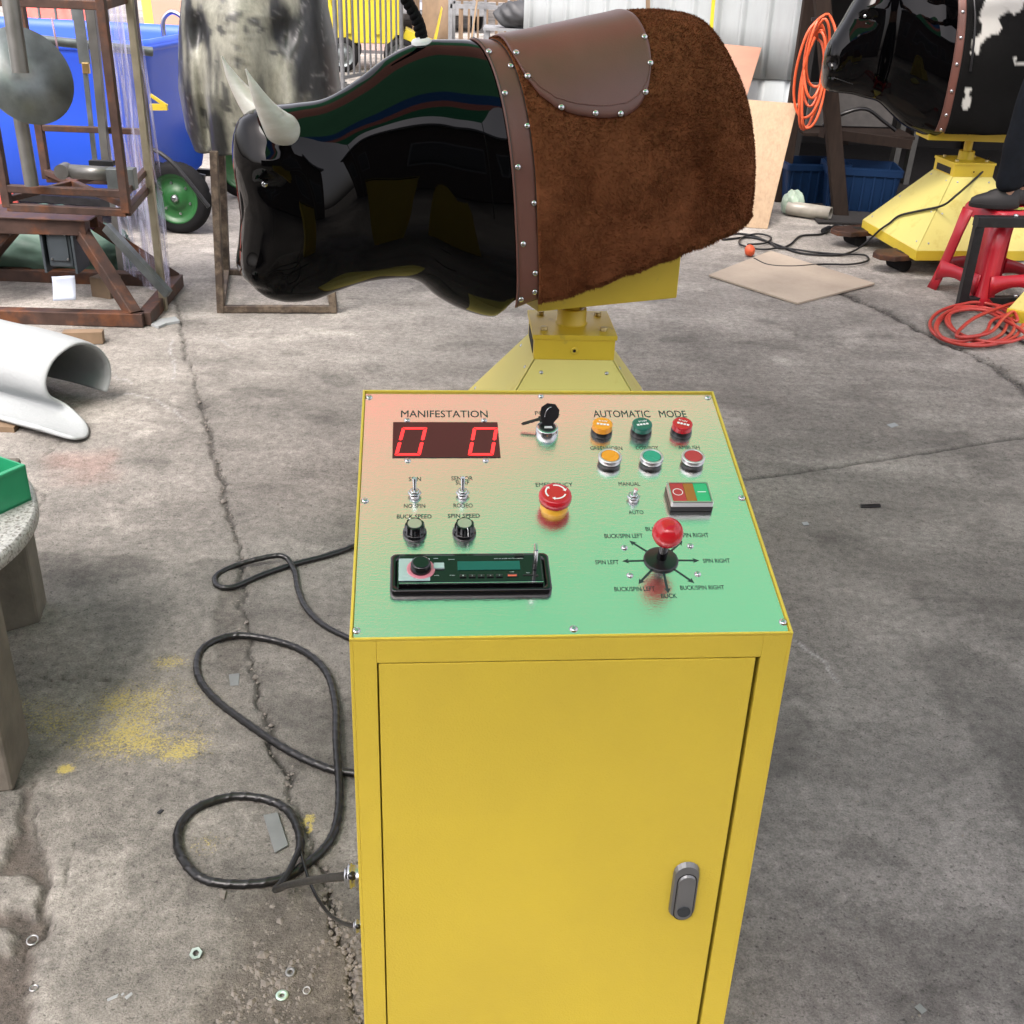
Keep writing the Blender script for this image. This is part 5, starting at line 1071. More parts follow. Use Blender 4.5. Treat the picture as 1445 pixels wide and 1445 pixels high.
for sd_ in (-1, 1):
    an = np.array((fx + .0 + (.0 if sd_ < 0 else .12), fy + sd_ * .07, fz_)); kn_ = an + (.03, .0, .47)
    chain(0, [tuple(hip + (0, sd_ * .09, -.06)) + (.085,), tuple(kn_ + (.04, 0, .2)) + (.07,), tuple(kn_) + (.052,), tuple(an + (.02, 0, .3)) + (.05,), tuple(an + (.01, 0, .1)) + (.036,), tuple(an + (0, 0, .045)) + (.035,), tuple(an + (-.08, 0, .03)) + (.03,), tuple(an + (-.15, 0, .025)) + (.022,)])
    shd = nk + (0, sd_ * .18, -.06); el = shd + (-.12, sd_ * .06, -.24); wr_ = el + (-.2, sd_ * -.02, -.08)
    wi = chain(3, [tuple(shd) + (.055,), tuple((shd + el) / 2) + (.046,), tuple(el) + (.038,), tuple((el + wr_) / 2) + (.036,), tuple(wr_) + (.026,), tuple(wr_ + (-.05, 0, -.015)) + (.03,)])
    pm_ = wr_ + (-.05, 0, -.015)
    for k, ln2 in enumerate((.075, .085, .08, .062)):
        b0_ = pm_ + (-.025, (k - 1.5) * .019, 0); chain(wi, [tuple(b0_) + (.010,), tuple(b0_ + (-ln2 * .5, 0, -.01)) + (.009,), tuple(b0_ + (-ln2 * .85, 0, -.035)) + (.008,)])
    chain(wi, [tuple(pm_ + (.01, -sd_ * .035, -.01)) + (.012,), tuple(pm_ + (-.03, -sd_ * .05, -.02)) + (.010,)])
skin('body', J, Ed, M['skin'], per)
def cloth(name, js, ed, m_, lv=2): return skin(name, js, ed, m_, per, lv)
TJ = [tuple(hip + (0, 0, .04)) + (.135,), tuple(hip) + (.145,)]; TE = [(0, 1)]
for sd_ in (-1, 1):
    an = np.array((fx + (.0 if sd_ < 0 else .12), fy + sd_ * .07, fz_)); kn_ = an + (.03, .0, .47); i = len(TJ)
    TJ += [tuple(hip + (0, sd_ * .09, -.08)) + (.12,), tuple(kn_ + (.04, 0, .2)) + (.102,), tuple(kn_) + (.088,), tuple(an + (.035, 0, .36)) + (.092,), tuple(an + (.005, 0, .28)) + (.078,), tuple(an + (.03, 0, .2)) + (.086,), tuple(an + (.0, 0, .13)) + (.07,), tuple(an + (.022, 0, .08)) + (.074,)]
    TE += [(1, i)] + [(i + k, i + k + 1) for k in range(7)]
    MBs = MB(Matrix.Translation(an)); so2 = lambda k, z: [(x * k - .045, y * k, z) for x, y in [(-.135 + .0 + .06 * (1 - math.cos(a)) if False else .125 * math.cos(a), .05 * math.sin(a) * (1.0 - .12 * math.cos(a))) for a in np.linspace(0, 2 * math.pi, 29)[:-1]]]
    MBs.loft([so2(.96, .0), so2(1, .006), so2(1, .022)], True, True); sh_ = MBs.build('shoe', M['shoe'], per)
    up_ = MB(Matrix.Translation(an)); up_.loft([[(x * a1 - .045 + dx_, y * a1, z) for x, y in [(.121 * math.cos(a), .048 * math.sin(a)) for a in np.linspace(0, 2 * math.pi, 29)[:-1]]] for a1, dx_, z in ((1, 0, .022), (.98, 0, .04), (.88, .01, .055), (.68, .03, .07), (.5, .05, .085), (.42, .055, .1))], True, True); up_.build('upper', M['shoe'], sh_)
cloth('trousers', TJ, TE, M['denim'])
JJ = [tuple(hip + (0, .01, .06)) + (.15,), tuple(ch) + (.165,), tuple(nk - (0, 0, .06)) + (.11,), tuple(nk - (0, 0, .0)) + (.07,)]; JE = [(0, 1), (1, 2), (2, 3)]
for sd_ in (-1, 1):
    shd = nk + (0, sd_ * .18, -.06); el = shd + (-.12, sd_ * .06, -.24); wr_ = el + (-.2, sd_ * -.02, -.08); i = len(JJ)
    JJ += [tuple(shd) + (.075,), tuple(el) + (.058,), tuple(wr_ + (.03, 0, .01)) + (.045,)]; JE += [(2, i), (i, i + 1), (i + 1, i + 2)]
cloth('jacket', JJ, JE, M['jacket'])
hh = MB(); th, ph = np.meshgrid(np.linspace(0, math.pi * .62, 12), np.linspace(0, 2*math.pi, 25)[:-1], indexing='ij'); hc_ = hd0 + (.015, 0, .045)
gridmesh(hh, np.stack([hc_[0] + .108 * np.sin(th) * np.cos(ph) + .01, hc_[1] + .098 * np.sin(th) * np.sin(ph), hc_[2] + .105 * np.cos(th)], -1), True); hh.build('hair', M['rope'], per)
for sd_ in (-1, 1):
    MB().lathe(hd0 + (-.09, sd_ * .033, .02), (-1, 0, 0), [(0, .011), (.006, .008), (.008, .003)], 12).build('eye', M['darkglass'], per)
MB().box(hd0 + (-.093, 0, -.05), (.008, .045, .008)).build('mouth', mat('lips', (.3, .1, .09), .5), per, bevel=.003)
# ================================================================ LEFT SIDE
# ---- grey mottled bull mould on an angle-iron stand
ms = atz(392, 440)
MM = Matrix.Translation((ms[0] - .085, ms[1] + .35, 0))
mold = bpy.data.materials.new('mottled_mould'); mold.use_nodes = True; t = mold.node_tree; N = t.nodes; L = t.links; b = N['Principled BSDF']
ca_ = N.new('ShaderNodeAttribute'); ca_.attribute_name = 'albedo'; tc = N.new('ShaderNodeTexCoord')
n1 = N.new('ShaderNodeTexNoise'); n1.inputs['Scale'].default_value = 26; n1.inputs['Detail'].default_value = 7; n1.inputs['Roughness'].default_value = .7; mp = N.new('ShaderNodeMapping'); mp.inputs['Scale'].default_value = (1, 1, .45); L.new(tc.outputs['Object'], mp.inputs[0]); L.new(mp.outputs[0], n1.inputs[0])
mr = N.new('ShaderNodeMapRange'); mr.inputs[1].default_value = .3; mr.inputs[2].default_value = .7; mr.inputs[3].default_value = .6; mr.inputs[4].default_value = 1.35; L.new(n1.outputs[0], mr.inputs[0])
vm = N.new('ShaderNodeVectorMath'); vm.operation = 'SCALE'; L.new(ca_.outputs[0], vm.inputs[0]); L.new(mr.outputs[0], vm.inputs['Scale']); L.new(vm.outputs[0], b.inputs['Base Color']); b.inputs['Roughness'].default_value = .42
mo = empty('bull_mould', MM.translation, 'grey and black mottled bull shaped mould on a rusty angle iron stand', 'mould')
nz, npn = 110, 160; zz_ = np.linspace(.0, 1, nz); ph = np.linspace(0, 2 * math.pi, npn + 1)[:-1]
Zf, Ph = np.meshgrid(zz_, ph, indexing='ij')
# rings from the bottom rim up to the closed top
wid = np.interp(Zf, [0, .08, .25, .5, .7, .85, .95, 1], [.315, .345, .36, .335, .30, .24, .14, .0]); dep_ = np.interp(Zf, [0, .25, .6, .9, 1], [.30, .33, .31, .16, .0]) * 1.05
X = wid * np.sign(np.cos(Ph)) * np.abs(np.cos(Ph)) ** .85; Y = -dep_ * np.sign(np.sin(Ph)) * np.abs(np.sin(Ph)) ** .85
Zb = .675 - .05 * np.sin(np.clip((X + .1) / .35, -1.5, 1.5)) + .03 * np.cos(X * 9); Z = Zb + (1.62 - Zb) * Zf ** .93
front = (Y < 0) * np.clip(-Y / .2, 0, 1)
def gb(x, z, rx, rz): return np.exp(-((X - x) / rx) ** 2 - ((Z - z) / rz) ** 2)
dYf = .05 * gb(-.20, 1.19, .045, .085) + .05 * gb(.17, 1.20, .05, .085) - .06 * gb(0, 1.1, .11, .3) - .035 * gb(-.13, .85, .035, .22) + .04 * gb(-.2, .85, .02, .2) - .035 * gb(.2, .9, .04, .2) + .03 * gb(.12, .8, .03, .16)
dYf += .004 * (np.exp(-((X - (Z - 1.15) * .5 - .03) / .004) ** 2) + np.exp(-((X + (Z - 1.15) * .5 - .0) / .004) ** 2)) * (Z > 1.05)
dYf += (fbm(X * 1 + 3, Z * .3, 9, 3, 12) - .5) * .02
Y = Y + 1.5 * dYf * front
dark = fbm(X * 2.6 + 9, Z * .45, 6, 5, 44); spots = fbm(X + 9, Z, 15, 3, 47)
k = sstep(.46, .66, dark + .55 * gb(-.20, 1.19, .05, .08) + .5 * gb(.17, 1.2, .05, .09) + .22 * gb(.06, .78, .16, .12) + .2 * gb(-.12, .9, .04, .25) + .25 * gb(.28, 1.1, .06, .2) - .3 * gb(0, 1.15, .1, .2)) 
k = np.maximum(k, .8 * sstep(.66, .72, spots))
vein = np.exp(-((fbm(X * 2 + 4, Z * .5, 7, 4, 88) - .5) / .012) ** 2)
c1 = np.array((.25, .25, .205)); c2 = np.array((.03, .032, .034)); Cc = c1 * (1 - k[..., None]) + c2 * k[..., None]; Cc = Cc * (1 - .5 * vein[..., None] * k[..., None]) + .5 * vein[..., None] * k[..., None] * .25
mb = MB(MM); gridmesh(mb, np.stack([X, Y, Z], -1), True); o = mb.build('shell', mold, mo, fix=False)
ca = o.data.color_attributes.new('albedo', 'FLOAT_COLOR', 'POINT'); ca.data.foreach_set('color', np.concatenate([Cc, np.ones(Cc.shape[:2] + (1,))], -1).reshape(-1).astype(np.float32))
s2 = o.modifiers.new('t', 'SOLIDIFY'); s2.thickness = .008; s2.offset = 1
sg = empty('mould_stand', atz(392, 440), 'rusty angle iron stand with four legs under the mottled mould', 'stand')
F0, F1, Bk0, Bk1 = atz(312, 441), atz(471, 441), atz(330, 377), atz(470, 377); mm_ = M['rust2']
Bk0[1] = min(Bk0[1], F0[1] + .62); Bk1[1] = Bk0[1]
for p, k in ((F0, 0), (F1, 1), (Bk0, 2), (Bk1, 3)): MB().beam((p[0], p[1], 0), (p[0] + (0.03 if k in (0, 2) else -.03), p[1], .72), .032, .032).build('leg', mm_, sg, bevel=.002)
for p, q in ((F0, F1), (F0, Bk0), (F1, Bk1), (Bk0, Bk1)): MB().beam(p + (0, 0, .018), q + (0, 0, .018), .03, .03).build('rail', mm_, sg, bevel=.002)
# ---- blue bin cart
bcr = aty(257, 64, 6.6); MBN = Matrix.Translation((-2.95, 6.98, 0)) @ Matrix.Rotation(R(-8), 4, 'Z')
bl = empty('bin_cart', MBN.translation, 'big blue plastic tub cart with green rimmed wheels behind the rusty frame', 'cart')
rr = lambda hx_, hy_, z, r=.16: [(a, b_, z) for a, b_ in rrect(hx_, hy_, r, 8)]
mb = MB(MBN); mb.loft([rr(.84, .46, .20), rr(.88, .49, .24), rr(.95, .54, .6), rr(.99, .57, .93), rr(.995, .575, .94), rr(1.0, .58, 1.0), rr(.985, .565, 1.03), rr(.965, .545, 1.03), rr(.955, .535, .98), rr(.86, .45, .26)], True, True); mb.build('tub', M['blueplastic'], bl)
mb = MB(MBN); mb.loft([rr(1.008, .588, .975), rr(1.014, .594, .985), rr(1.014, .594, .997), rr(1.008, .588, 1.005)], False, True); mb.build('rim_bead', M['blueplastic'], bl)
# frame under it
mb = MB(MBN); mb.beam((-.9, -.5, .17), (.95, -.5, .17), .04); mb.beam((-.9, .5, .17), (.95, .5, .17), .04); mb.beam((.7, -.5, .17), (.7, .5, .17), .04); mb.build('chassis', M['darkmetal'], bl)
def wheel(MX, c, r, wdt, parent, rim, tyre=None, ax=(0, -1, 0), holes=6):
    c = np.array(c, float); ax = np.array(ax, float); ax /= np.linalg.norm(ax); w_ = empty('wheel', MX @ Vector(c)); attach(w_, parent)
    rt = r * .3; prof = [(wdt/2 * math.cos(a) * -1, (r - rt) + rt * math.sin(a) ** .7 if math.sin(a) > 0 else r - rt) for a in np.linspace(0.0, math.pi, 15)]
    MB(MX).lathe(c, ax, prof, 90, False, mod=lambda th, i: 1 + (.014 * np.sign(np.sin(th * 30 + (i % 2) * math.pi)) if 3 < i < 11 else 0)).build('tyre', tyre or M['tyre'], w_)
    rr_ = r - rt
    d_ = MB(MX).lathe(c, ax, [(-wdt*.4, rr_ * 1.01), (-wdt*.42, rr_*.95), (-wdt*.2, rr_*.86), (-wdt*.05, rr_*.8), (wdt*.0, rr_*.45), (wdt*.16, rr_*.4), (wdt*.2, rr_*.2), (wdt*.2, .001)][::1], 40, False).lathe(c, ax, [(wdt*.4, rr_ * 1.01), (wdt*.42, rr_*.95), (wdt*.22, rr_*.86), (wdt*.16, rr_*.8), (wdt*.18, rr_*.45), (wdt*.3, rr_*.4), (wdt*.33, rr_*.2), (wdt*.33, .001)], 40, False).build('rim', rim, w_)
    d, a, b_ = MB().frame(ax)
    for k in range(holes):
        q = k * 2 * math.pi / holes + .3; p = c + (a * math.cos(q) + b_ * math.sin(q)) * rr_ * .62 + ax * wdt * .17; MB(MX).lathe(p, ax, [(0, rr_*.06), (.006, rr_*.05)], 10).build('bolt', M['zinc'], d_)
    MB(MX).lathe(c + ax * wdt * .32, ax, [(0, rr_*.17), (.012, rr_*.16), (.02, rr_*.08)], 18).build('hub', M['zinc'], w_); return w_
wc = MBN.inverted() @ Vector(aty(250, 279, 6.45)); r_w = .2
wheel(MBN, (wc.x, wc.y, .2), .2, .09, bl, M['greenrim']); wheel(MBN, (wc.x, .62, .2), .2, .09, bl, M['greenrim'], ax=(0, 1, 0)); 
wheel(MBN, (-.7, -.5, .2), .2, .09, bl, M['greenrim']); wheel(MBN, (-.7, .5, .2), .2, .09, bl, M['greenrim'], ax=(0, 1, 0))
mb = MB(MBN); mb.tube([(wc.x - .1, -.52, .17), (wc.x - .1, -.52, .46), (wc.x + .05, -.55, .44), (wc.x + .26, -.56, .2)], .012, 8, 4); mb.beam((wc.x - .25, wc.y + .06, .38), (wc.x + .15, wc.y + .06, .3), .02, .05); mb.build('wheel_bracket', M['darkmetal'], bl)
hp = MBN.inverted() @ Vector(aty(247, 55, 6.75)); MB(MBN).tube([(hp.x - .06, hp.y, .98), (hp.x - .06, hp.y, 1.1), (hp.x, hp.y, 1.15), (hp.x + .07, hp.y, 1.1), (hp.x + .07, hp.y, .98)], .013, 10, 6).build('lifting_loop', M['zinc'], bl)
# yellow-edged bracket and grey tube lying across
tag(MB().tube([aty(18, 52, 5.6), aty(215, 73, 5.9)], .022, 12, 1).build('steel_tube', M['galv']), 'grey steel tube lying level in front of the blue tub', 'tube')
tag(MB().beam(aty(212, 134, 5.9), aty(236, 150, 5.9), .015).beam(aty(212, 151, 5.9), aty(236, 151, 5.9), .02, .03).build('wall_bracket', M['yellow3'], ), 'small yellow and grey triangular bracket in front of the blue tub', 'bracket')
# ---- rusty trestle + frame on top
Y1 = 4.72
def q(u, v, y): return aty(u, v, y)
tr = empty('steel_trestle', atz(100, 462), 'rusty brown steel trestle on a floor frame carrying the upright frame', 'trestle')
ru = M['rust']
c0 = atz(205, 461); c0[2] = .03; cL = atz(-60, 452); cL[2] = .03; yF, yB = c0[1], c0[1] + .62
bm2 = lambda p, q_, w_, n_='beam', h_=None, m_=ru, par=tr: MB().beam(p, q_, w_, h_).build(n_, m_, par, bevel=.003)
xR = c0[0]; top_z = .50
bm2((xR, yF, .035), (xR - 1.5, yF - .05, .035), .06, 'floor_rail'); bm2((xR - .03, yB, .035), (xR - 1.5, yB, .035), .06, 'floor_rail'); bm2((xR, yF, .035), (xR - .03, yB, .035), .06, 'side_rail')
tr0 = q(126, 318, yF + .28); tz = tr0[2]; xt = tr0[0]
bm2((xt, yF + .26, tz), (xt - 1.4, yF + .2, tz), .07, 'top_beam'); bm2((xt, yF + .42, tz), (xt - 1.4, yF + .38, tz), .07, 'top_beam')
for y0_, y1_ in ((yF, yF + .26), (yB, yF + .42)):
    bm2((xR - .04, y0_, .05), (xt - .03, y1_, tz - .03), .055, 'leg'); bm2((xR - 1.0, y0_, .05), (xt - .38, y1_, tz - .03), .055, 'leg')
MB().box((xt - .42, yF + .33, tz + .038), (.9, .26, .006)).build('top_plate', ru, tr, bevel=.001)
# upright box frame on top
fr = empty('upright_frame', (xt - .1, yF + .3, tz), 'tall rusty open box frame standing on the trestle at left', 'frame')
yf0 = 4.55; Pf = q(179, 300, yf0); zf = Pf[2]; yb0 = 5.15; Pb = q(217, 278, yb0); 
def vert(u, v, y, n_='upright', w_=.034, ht=1.35): p = q(u, v, y); bm2((p[0], p[1], zf), (p[0] - .0, p[1], zf + ht), w_, n_, par=fr); return p
p1 = vert(179, 300, yf0); p2 = vert(217, 278, yb0); p3 = vert(10, 284, yf0 + .02); p4 = vert(68, 262, yb0)
Z_ = lambda p, z: (p[0], p[1], z)
for z in (zf, zf + .075): bm2(Z_(p1, z), Z_(p3, z), .03, 'bottom_rail', par=fr)
bm2(Z_(p1, zf), Z_(p2, zf), .03, 'side_rail', par=fr); bm2(Z_(p1, zf + .075), Z_(p2, zf + .075), .026, 'side_rail', par=fr); bm2(Z_(p2, zf), Z_(p4, zf), .03, 'back_rail', par=fr); bm2(Z_(p2, zf + .22), Z_(p4, zf + .22), .026, 'back_rail', par=fr)
zt2 = q(150, 8, yf0)[2]; bm2(Z_(p1, zt2), Z_(p3, zt2), .032, 'top_rail', par=fr); bm2(Z_(p1, zt2), Z_(p2, zt2), .032, 'top_rail', par=fr)
bm2(Z_(p1, zf + .03), Z_(p4, zf + .03), .026, 'brace', par=fr); bm2(Z_(p3, zf + .03), (p2[0] - .2, p2[1], zf + .03), .024, 'brace', par=fr)
a_ = q(90, 241, yf0 + .15); b_ = q(172, 247, yf0 + .15)
cyl_ = MB().lathe(a_, b_ - a_, [(0, .018), (.12, .018), (.12, .028), (.9, .03), (.9, .02), (1.0, .02)], 20, True, True).build('hydraulic_cylinder', M['steelpole'], fr)
MB().cyl(a_ - (.0, .03, 0), a_ + (0, .03, 0), .03, n=20).build('cylinder_eye', M['steelpole'], cyl_)
for u in (161, 184): c_ = q(u, 252, yf0 + .13); MB().box(c_, (.045, .05, .085)).build('clamp_block', M['galv'], fr, bevel=.002)
c_ = q(144, 230, yf0 + .2); MB().box(c_, (.1, .03, .02)).build('angle_tab', M['darkmetal'], fr)
# paddle disc on pole
pd = empty('disc_paddle', q(45, 262, 4.5), 'round galvanised steel disc paddle welded on a grey pole at far left', 'paddle')
dc = q(38, 107, 4.35); nrm = np.array((.72, -.6, .38)); nrm /= np.linalg.norm(nrm)
MB().lathe(dc, nrm, [(-.004, .175), (.004, .175), (.004, .001)], 60, True).build('disc', M['galv'], pd)
a_ = q(12, -20, 4.3); b_ = q(29, 103, 4.28); MB().cyl(a_, b_, .03, n=20).build('handle_tube', M['steelpole'], pd)
a_ = q(27, 155, 4.5); b_ = q(45, 262, 4.5); MB().cyl(a_ + (a_ - b_) * .3, b_, .027, n=20).build('lower_tube', M['steelpole'], pd)
tag(MB().lathe(q(80, 62, 5.0), (.9, .36, .05), [(-.004, .10), (.004, .10), (.004, .001)], 40).build('small_disc', mat('pinkish_metal', (.4, .28, .32), .3, .6)), 'small metal disc seen edge-on in front of the blue tub', 'disc')
# plastic-wrapped panel
film = bpy.data.materials.new('clear_wrap_film'); film.use_nodes = True; t = film.node_tree; N = t.nodes; L = t.links; b = N['Principled BSDF']
b.inputs['Base Color'].default_value = (.55, .55, .72, 1); b.inputs['Roughness'].default_value = .08; b.inputs['Transmission Weight'].default_value = .0; b.inputs['Metallic'].default_value = .3
tc = N.new('ShaderNodeTexCoord'); mp = N.new('ShaderNodeMapping'); mp.inputs['Scale'].default_value = (9, 9, 1.2); n1 = N.new('ShaderNodeTexNoise'); n1.inputs['Scale'].default_value = 2.2; n1.inputs['Detail'].default_value = 4; n1.inputs['Distortion'].default_value = .8
bp = N.new('ShaderNodeBump'); bp.inputs['Strength'].default_value = 1; bp.inputs['Distance'].default_value = .06; L.new(tc.outputs['Object'], mp.inputs[0]); L.new(mp.outputs[0], n1.inputs[0]); L.new(n1.outputs[0], bp.inputs['Height']); L.new(bp.outputs[0], b.inputs['Normal'])
am = N.new('ShaderNodeMapRange'); am.inputs[1].default_value = .42; am.inputs[2].default_value = .62; am.inputs[3].default_value = .08; am.inputs[4].default_value = .7; L.new(n1.outputs[0], am.inputs[0]); L.new(am.outputs[0], b.inputs['Alpha'])  # noise streaks of opacity stand in for white glare on the film
fp0 = q(226, 418, 4.98); fz0 = .02; fpx = fp0[0]; wpn = empty('wrapped_panel', (fpx, 5.2, 0), 'tall glass-like panel wrapped in clear plastic film standing behind the rusty frame', 'panel')
xl, yl = fpx - .33, 5.45; A = []
for z in np.linspace(.06, 1.95, 40): A.append([(fpx + (xl - fpx) * f + .012 * math.sin(f * 14 + z * 3), 5.0 + (yl - 5.0) * f + .012 * math.sin(f * 11 + z * 2), z) for f in np.linspace(0, 1, 24)])
mb = MB(); gridmesh(mb, np.array(A)); o = mb.build('film', film, wpn, fix=False)
A2 = np.array(A) + (.03, .04, 0); mb = MB(); gridmesh(mb, A2); mb.build('film', film, wpn, fix=False)
MB().beam((fpx + .01, 4.985, .0), (fpx + .01, 4.985, 2.0), .03, .03).build('edge_rail', mat('bronze_rail', (.33, .3, .22), .35, .7), wpn, bevel=.002)
MB().beam((xl, yl, .0), (xl, yl, 2.0), .03, .03).build('edge_rail', M['steelpole'], wpn, bevel=.002)
tag(MB().beam(q(150, 228, 5.1), q(127, -10, 5.1), .035, .03).build('aluminium_bar', M['steelpole'], bevel=.002), 'grey aluminium bar standing upright inside the rusty frame', 'bar')
st_ = empty('strap_bar', q(136, 225, 5.2), 'thin flat bar with a yellow clip in front of the blue tub', 'bar')
MB().beam(q(134, 228, 5.2), q(120, 98, 5.2), .02, .012).build('flat_bar', M['galv'], st_); MB().box(q(121.5, 96, 5.19), (.03, .02, .045)).build('clip', M['gold'], st_, bevel=.003); MB().beam(q(120, 90, 5.2), q(106, -10, 5.2), .045, .012).build('upper_bar', M['galv'], st_)
# things under the trestle
mt_ = empty('gear_motor', (xt - .14, yF + .3, .28), 'dark grey gear motor hanging under the top of the rusty trestle', 'motor')
mc = q(90, 343, yF + .3); MB().box(mc + (0, 0, .0), (.11, .12, .19)).build('motor_body', M['motor'], mt_, bevel=.008)
for k in (-.07, .07): MB().box(mc + (k, 0, .0), (.012, .15, .24)).build('flange', M['motor'], mt_, bevel=.002)
MB().box(mc + (0, -.063, -.0), (.085, .008, .13)).build('cover_plate', M['motor'], mt_, bevel=.002)
for x in (-1, 1):
    for z in (-1, 1): MB().lathe(mc + (x * .036, -.067, z * .056), (0, -1, 0), [(0, .006), (.004, .005)], 8).build('screw', M['zinc'], mt_)
pc = q(90, 396, yF - .04); A = np.array([[(pc[0] + x, pc[1] - .0 - (.03 * (z / .11) ** 2), pc[2] + .02 - z + .004 * math.sin(x * 30)) for x in np.linspace(-.05, .05, 6)] for z in np.linspace(0, .1, 8)])
mb = MB(); gridmesh(mb, A); o = mb.build('paper_sheet', M['paper'], fix=False); tag(o, 'small white paper sheet hanging over the inner floor rail of the trestle', 'paper'); s2 = o.modifiers.new('t', 'SOLIDIFY'); s2.thickness = .001
wb = atz(146, 424); tag(MB().box((wb[0], wb[1] + .06, .05), (.11, .09, .1), Matrix.Rotation(R(-20), 4, 'Z')).build('wood_block', mat('brown_wood_block', (.13, .09, .055), .8, var=.2), bevel=.003), 'brown wooden block on the floor inside the trestle', 'block')
lump('green_tarp', (xt - .5, yB + .2, .14), (.5, .2, .16), M['greentarp'], 'crumpled dark green tarpaulin heap behind the trestle', 'tarp', 9, .3, 40)
lump('red_tarp', (-3.0, 5.75, .2), (.42, .2, .33), M['redtarp'], 'red tarpaulin bundle on the floor left of the rusty frame', 'tarp', 12, .25)
wbl = empty('square_post', (xR - .3, yB, .0), 'dark square steel post lying aslant against the wrapped panel', 'post')
MB().beam(q(238, 415, 4.9), q(150, 320, 5.0), .03, .04).build('bar', M['galv'], wbl)
# ---- white foam roll: a sheet curled over itself, its cut end facing the yard
a_r = np.array((-.887, .46, 0)); n_r = np.array((.46, .887, 0)); E_r = atz(114, 586); E_r[2] = 0
prof_c = [(.135, .035), (.165, .09), (.16, .16), (.11, .225), (.03, .25), (-.06, .225), (-.105, .16), (-.10, .095), (-.055, .045), (-.07, .018), (-.14, .010), (-.2, .018), (-.235, .045)]
PC = catmull([(0, p_[0], p_[1]) for p_ in prof_c], 6); A = []
for i, x in enumerate(np.linspace(0, 1.4, 30)):
    row = []
    for j, p_ in enumerate(PC):
        f = j / len(PC); e_x = max(0, 1 - x / .5) * (.20 * sstep(.62, .85, f) - .02 * sstep(.35, .5, f) * (1 - sstep(.55, .7, f)) - .14 * sstep(.9, 1.0, f)); s_ = 1 + .03 * x
        row.append(E_r + a_r * (x - e_x) + n_r * p_[1] * s_ + np.array((0, 0, p_[2] * s_ + .004 * math.sin(x * 11 + j * .3) + .006)))
    A.append(row)
mb = MB(); gridmesh(mb, np.array(A)); o = mb.build('foam_roll', M['foam'], fix=False); s2 = o.modifiers.new('t', 'SOLIDIFY'); s2.thickness = .018; s2.offset = 0; b2_ = o.modifiers.new('s', 'SUBSURF'); b2_.levels = 1; b2_.render_levels = 1
tag(o, 'curled sheet of white foam lying on the floor at left', 'foam sheet')
tag(MB().box(tuple(atz(4, 603, .012)), (.10, .05, .024)).build('wood_offcut', M['wood']), 'small wood offcut under the front edge of the white foam sheet', 'offcut')
tag(MB().box(tuple(atz(118, 475, .03)), (.16, .05, .05), Matrix.Rotation(R(10), 4, 'Z')).build('timber_offcut', M['wood']), 'short timber offcut behind the curled foam sheet', 'offcut')
# ---- stone table with green parts bin
tz_ = .46; rimp = [atz(u, v, tz_) for u, v in ((44, 700), (55, 755), (50, 800), (20, 862))]
# circle through three rim points
(x1, y1), (x2, y2), (x3, y3) = [p_[:2] for p_ in (rimp[0], rimp[1], rimp[3])]
Dd = 2 * (x1*(y2-y3) + x2*(y3-y1) + x3*(y1-y2)); ux = ((x1**2+y1**2)*(y2-y3) + (x2**2+y2**2)*(y3-y1) + (x3**2+y3**2)*(y1-y2)) / Dd; uy = ((x1**2+y1**2)*(x3-x2) + (x2**2+y2**2)*(x1-x3) + (x3**2+y3**2)*(x2-x1)) / Dd
TR = math.hypot(x1-ux, y1-uy); print('table', ux, uy, TR)
if not .25 < TR < .7: TR = .42; ux = x2 - TR; uy = y2
ux -= .035
tb = empty('stone_table', (ux, uy, 0), 'round speckled terrazzo table on concrete block legs at the left edge', 'table')
MB().lathe((ux, uy, tz_ - .035), (0, 0, 1), [(0, TR * .97), (.004, TR), (.03, TR), (.035, TR - .006)], 96).build('tabletop', M['stone'], tb)
P_, Q_ = atz(20, 1118), atz(44, 1050)
MB().prism([P_, Q_, Q_ - (.5, .1, 0), P_ - (.5, .1, 0)], (0, 0, .42)).build('block_leg', M['concrete'], tb, bevel=.008)
P_, Q_ = atz(2, 896), atz(57, 880)
MB().prism([P_, Q_, Q_ + (-.02, .1, 0), P_ + (-.5, .1, 0), P_ - (.5, .0, 0)], (0, 0, .42)).build('block_leg', M['concrete'], tb, bevel=.008)
gb0 = onpl(20, 740, (0, 0, tz_), (0, 0, 1)); MG = Matrix.Translation((gb0[0] - .105, gb0[1] + .05, tz_)) @ Matrix.Rotation(R(-28), 4, 'Z')
gbn = empty('parts_bin', MG.translation, 'green plastic parts bin on the round terrazzo table', 'bin'); w_, d_, h_ = .11, .2, .085
MB(MG).box((0, 0, .003), (w_, d_, .005)).build('floor', M['greenbin'], gbn); 
for x in (-1, 1): MB(MG).prism([(x * w_/2, -d_/2, .0), (x * w_/2, d_/2, 0), (x * w_/2, d_/2, h_), (x * w_/2, -d_*.15, h_), (x * w_/2, -d_/2 - .012, h_*.6)], (-x * .004, 0, 0)).build('side', M['greenbin'], gbn)
MB(MG).prism([(-w_/2, -d_/2, 0), (w_/2, -d_/2, 0), (w_/2, -d_/2 - .014, h_*.55), (-w_/2, -d_/2 - .014, h_*.55)], (0, .004, 0)).build('front', M['greenbin'], gbn); MB(MG).box((0, d_/2, h_/2), (w_, .004, h_)).build('back', M['greenbin'], gbn)
MB(MG).box((0, -d_/2 - .014, h_*.57), (w_ + .012, .018, .01)).box((w_/2, .03, h_), (.012, d_*.66, .008)).box((-w_/2, .03, h_), (.012, d_*.66, .008)).build('rim', M['greenbin'], gbn, bevel=.002)
mb = MB(MG)
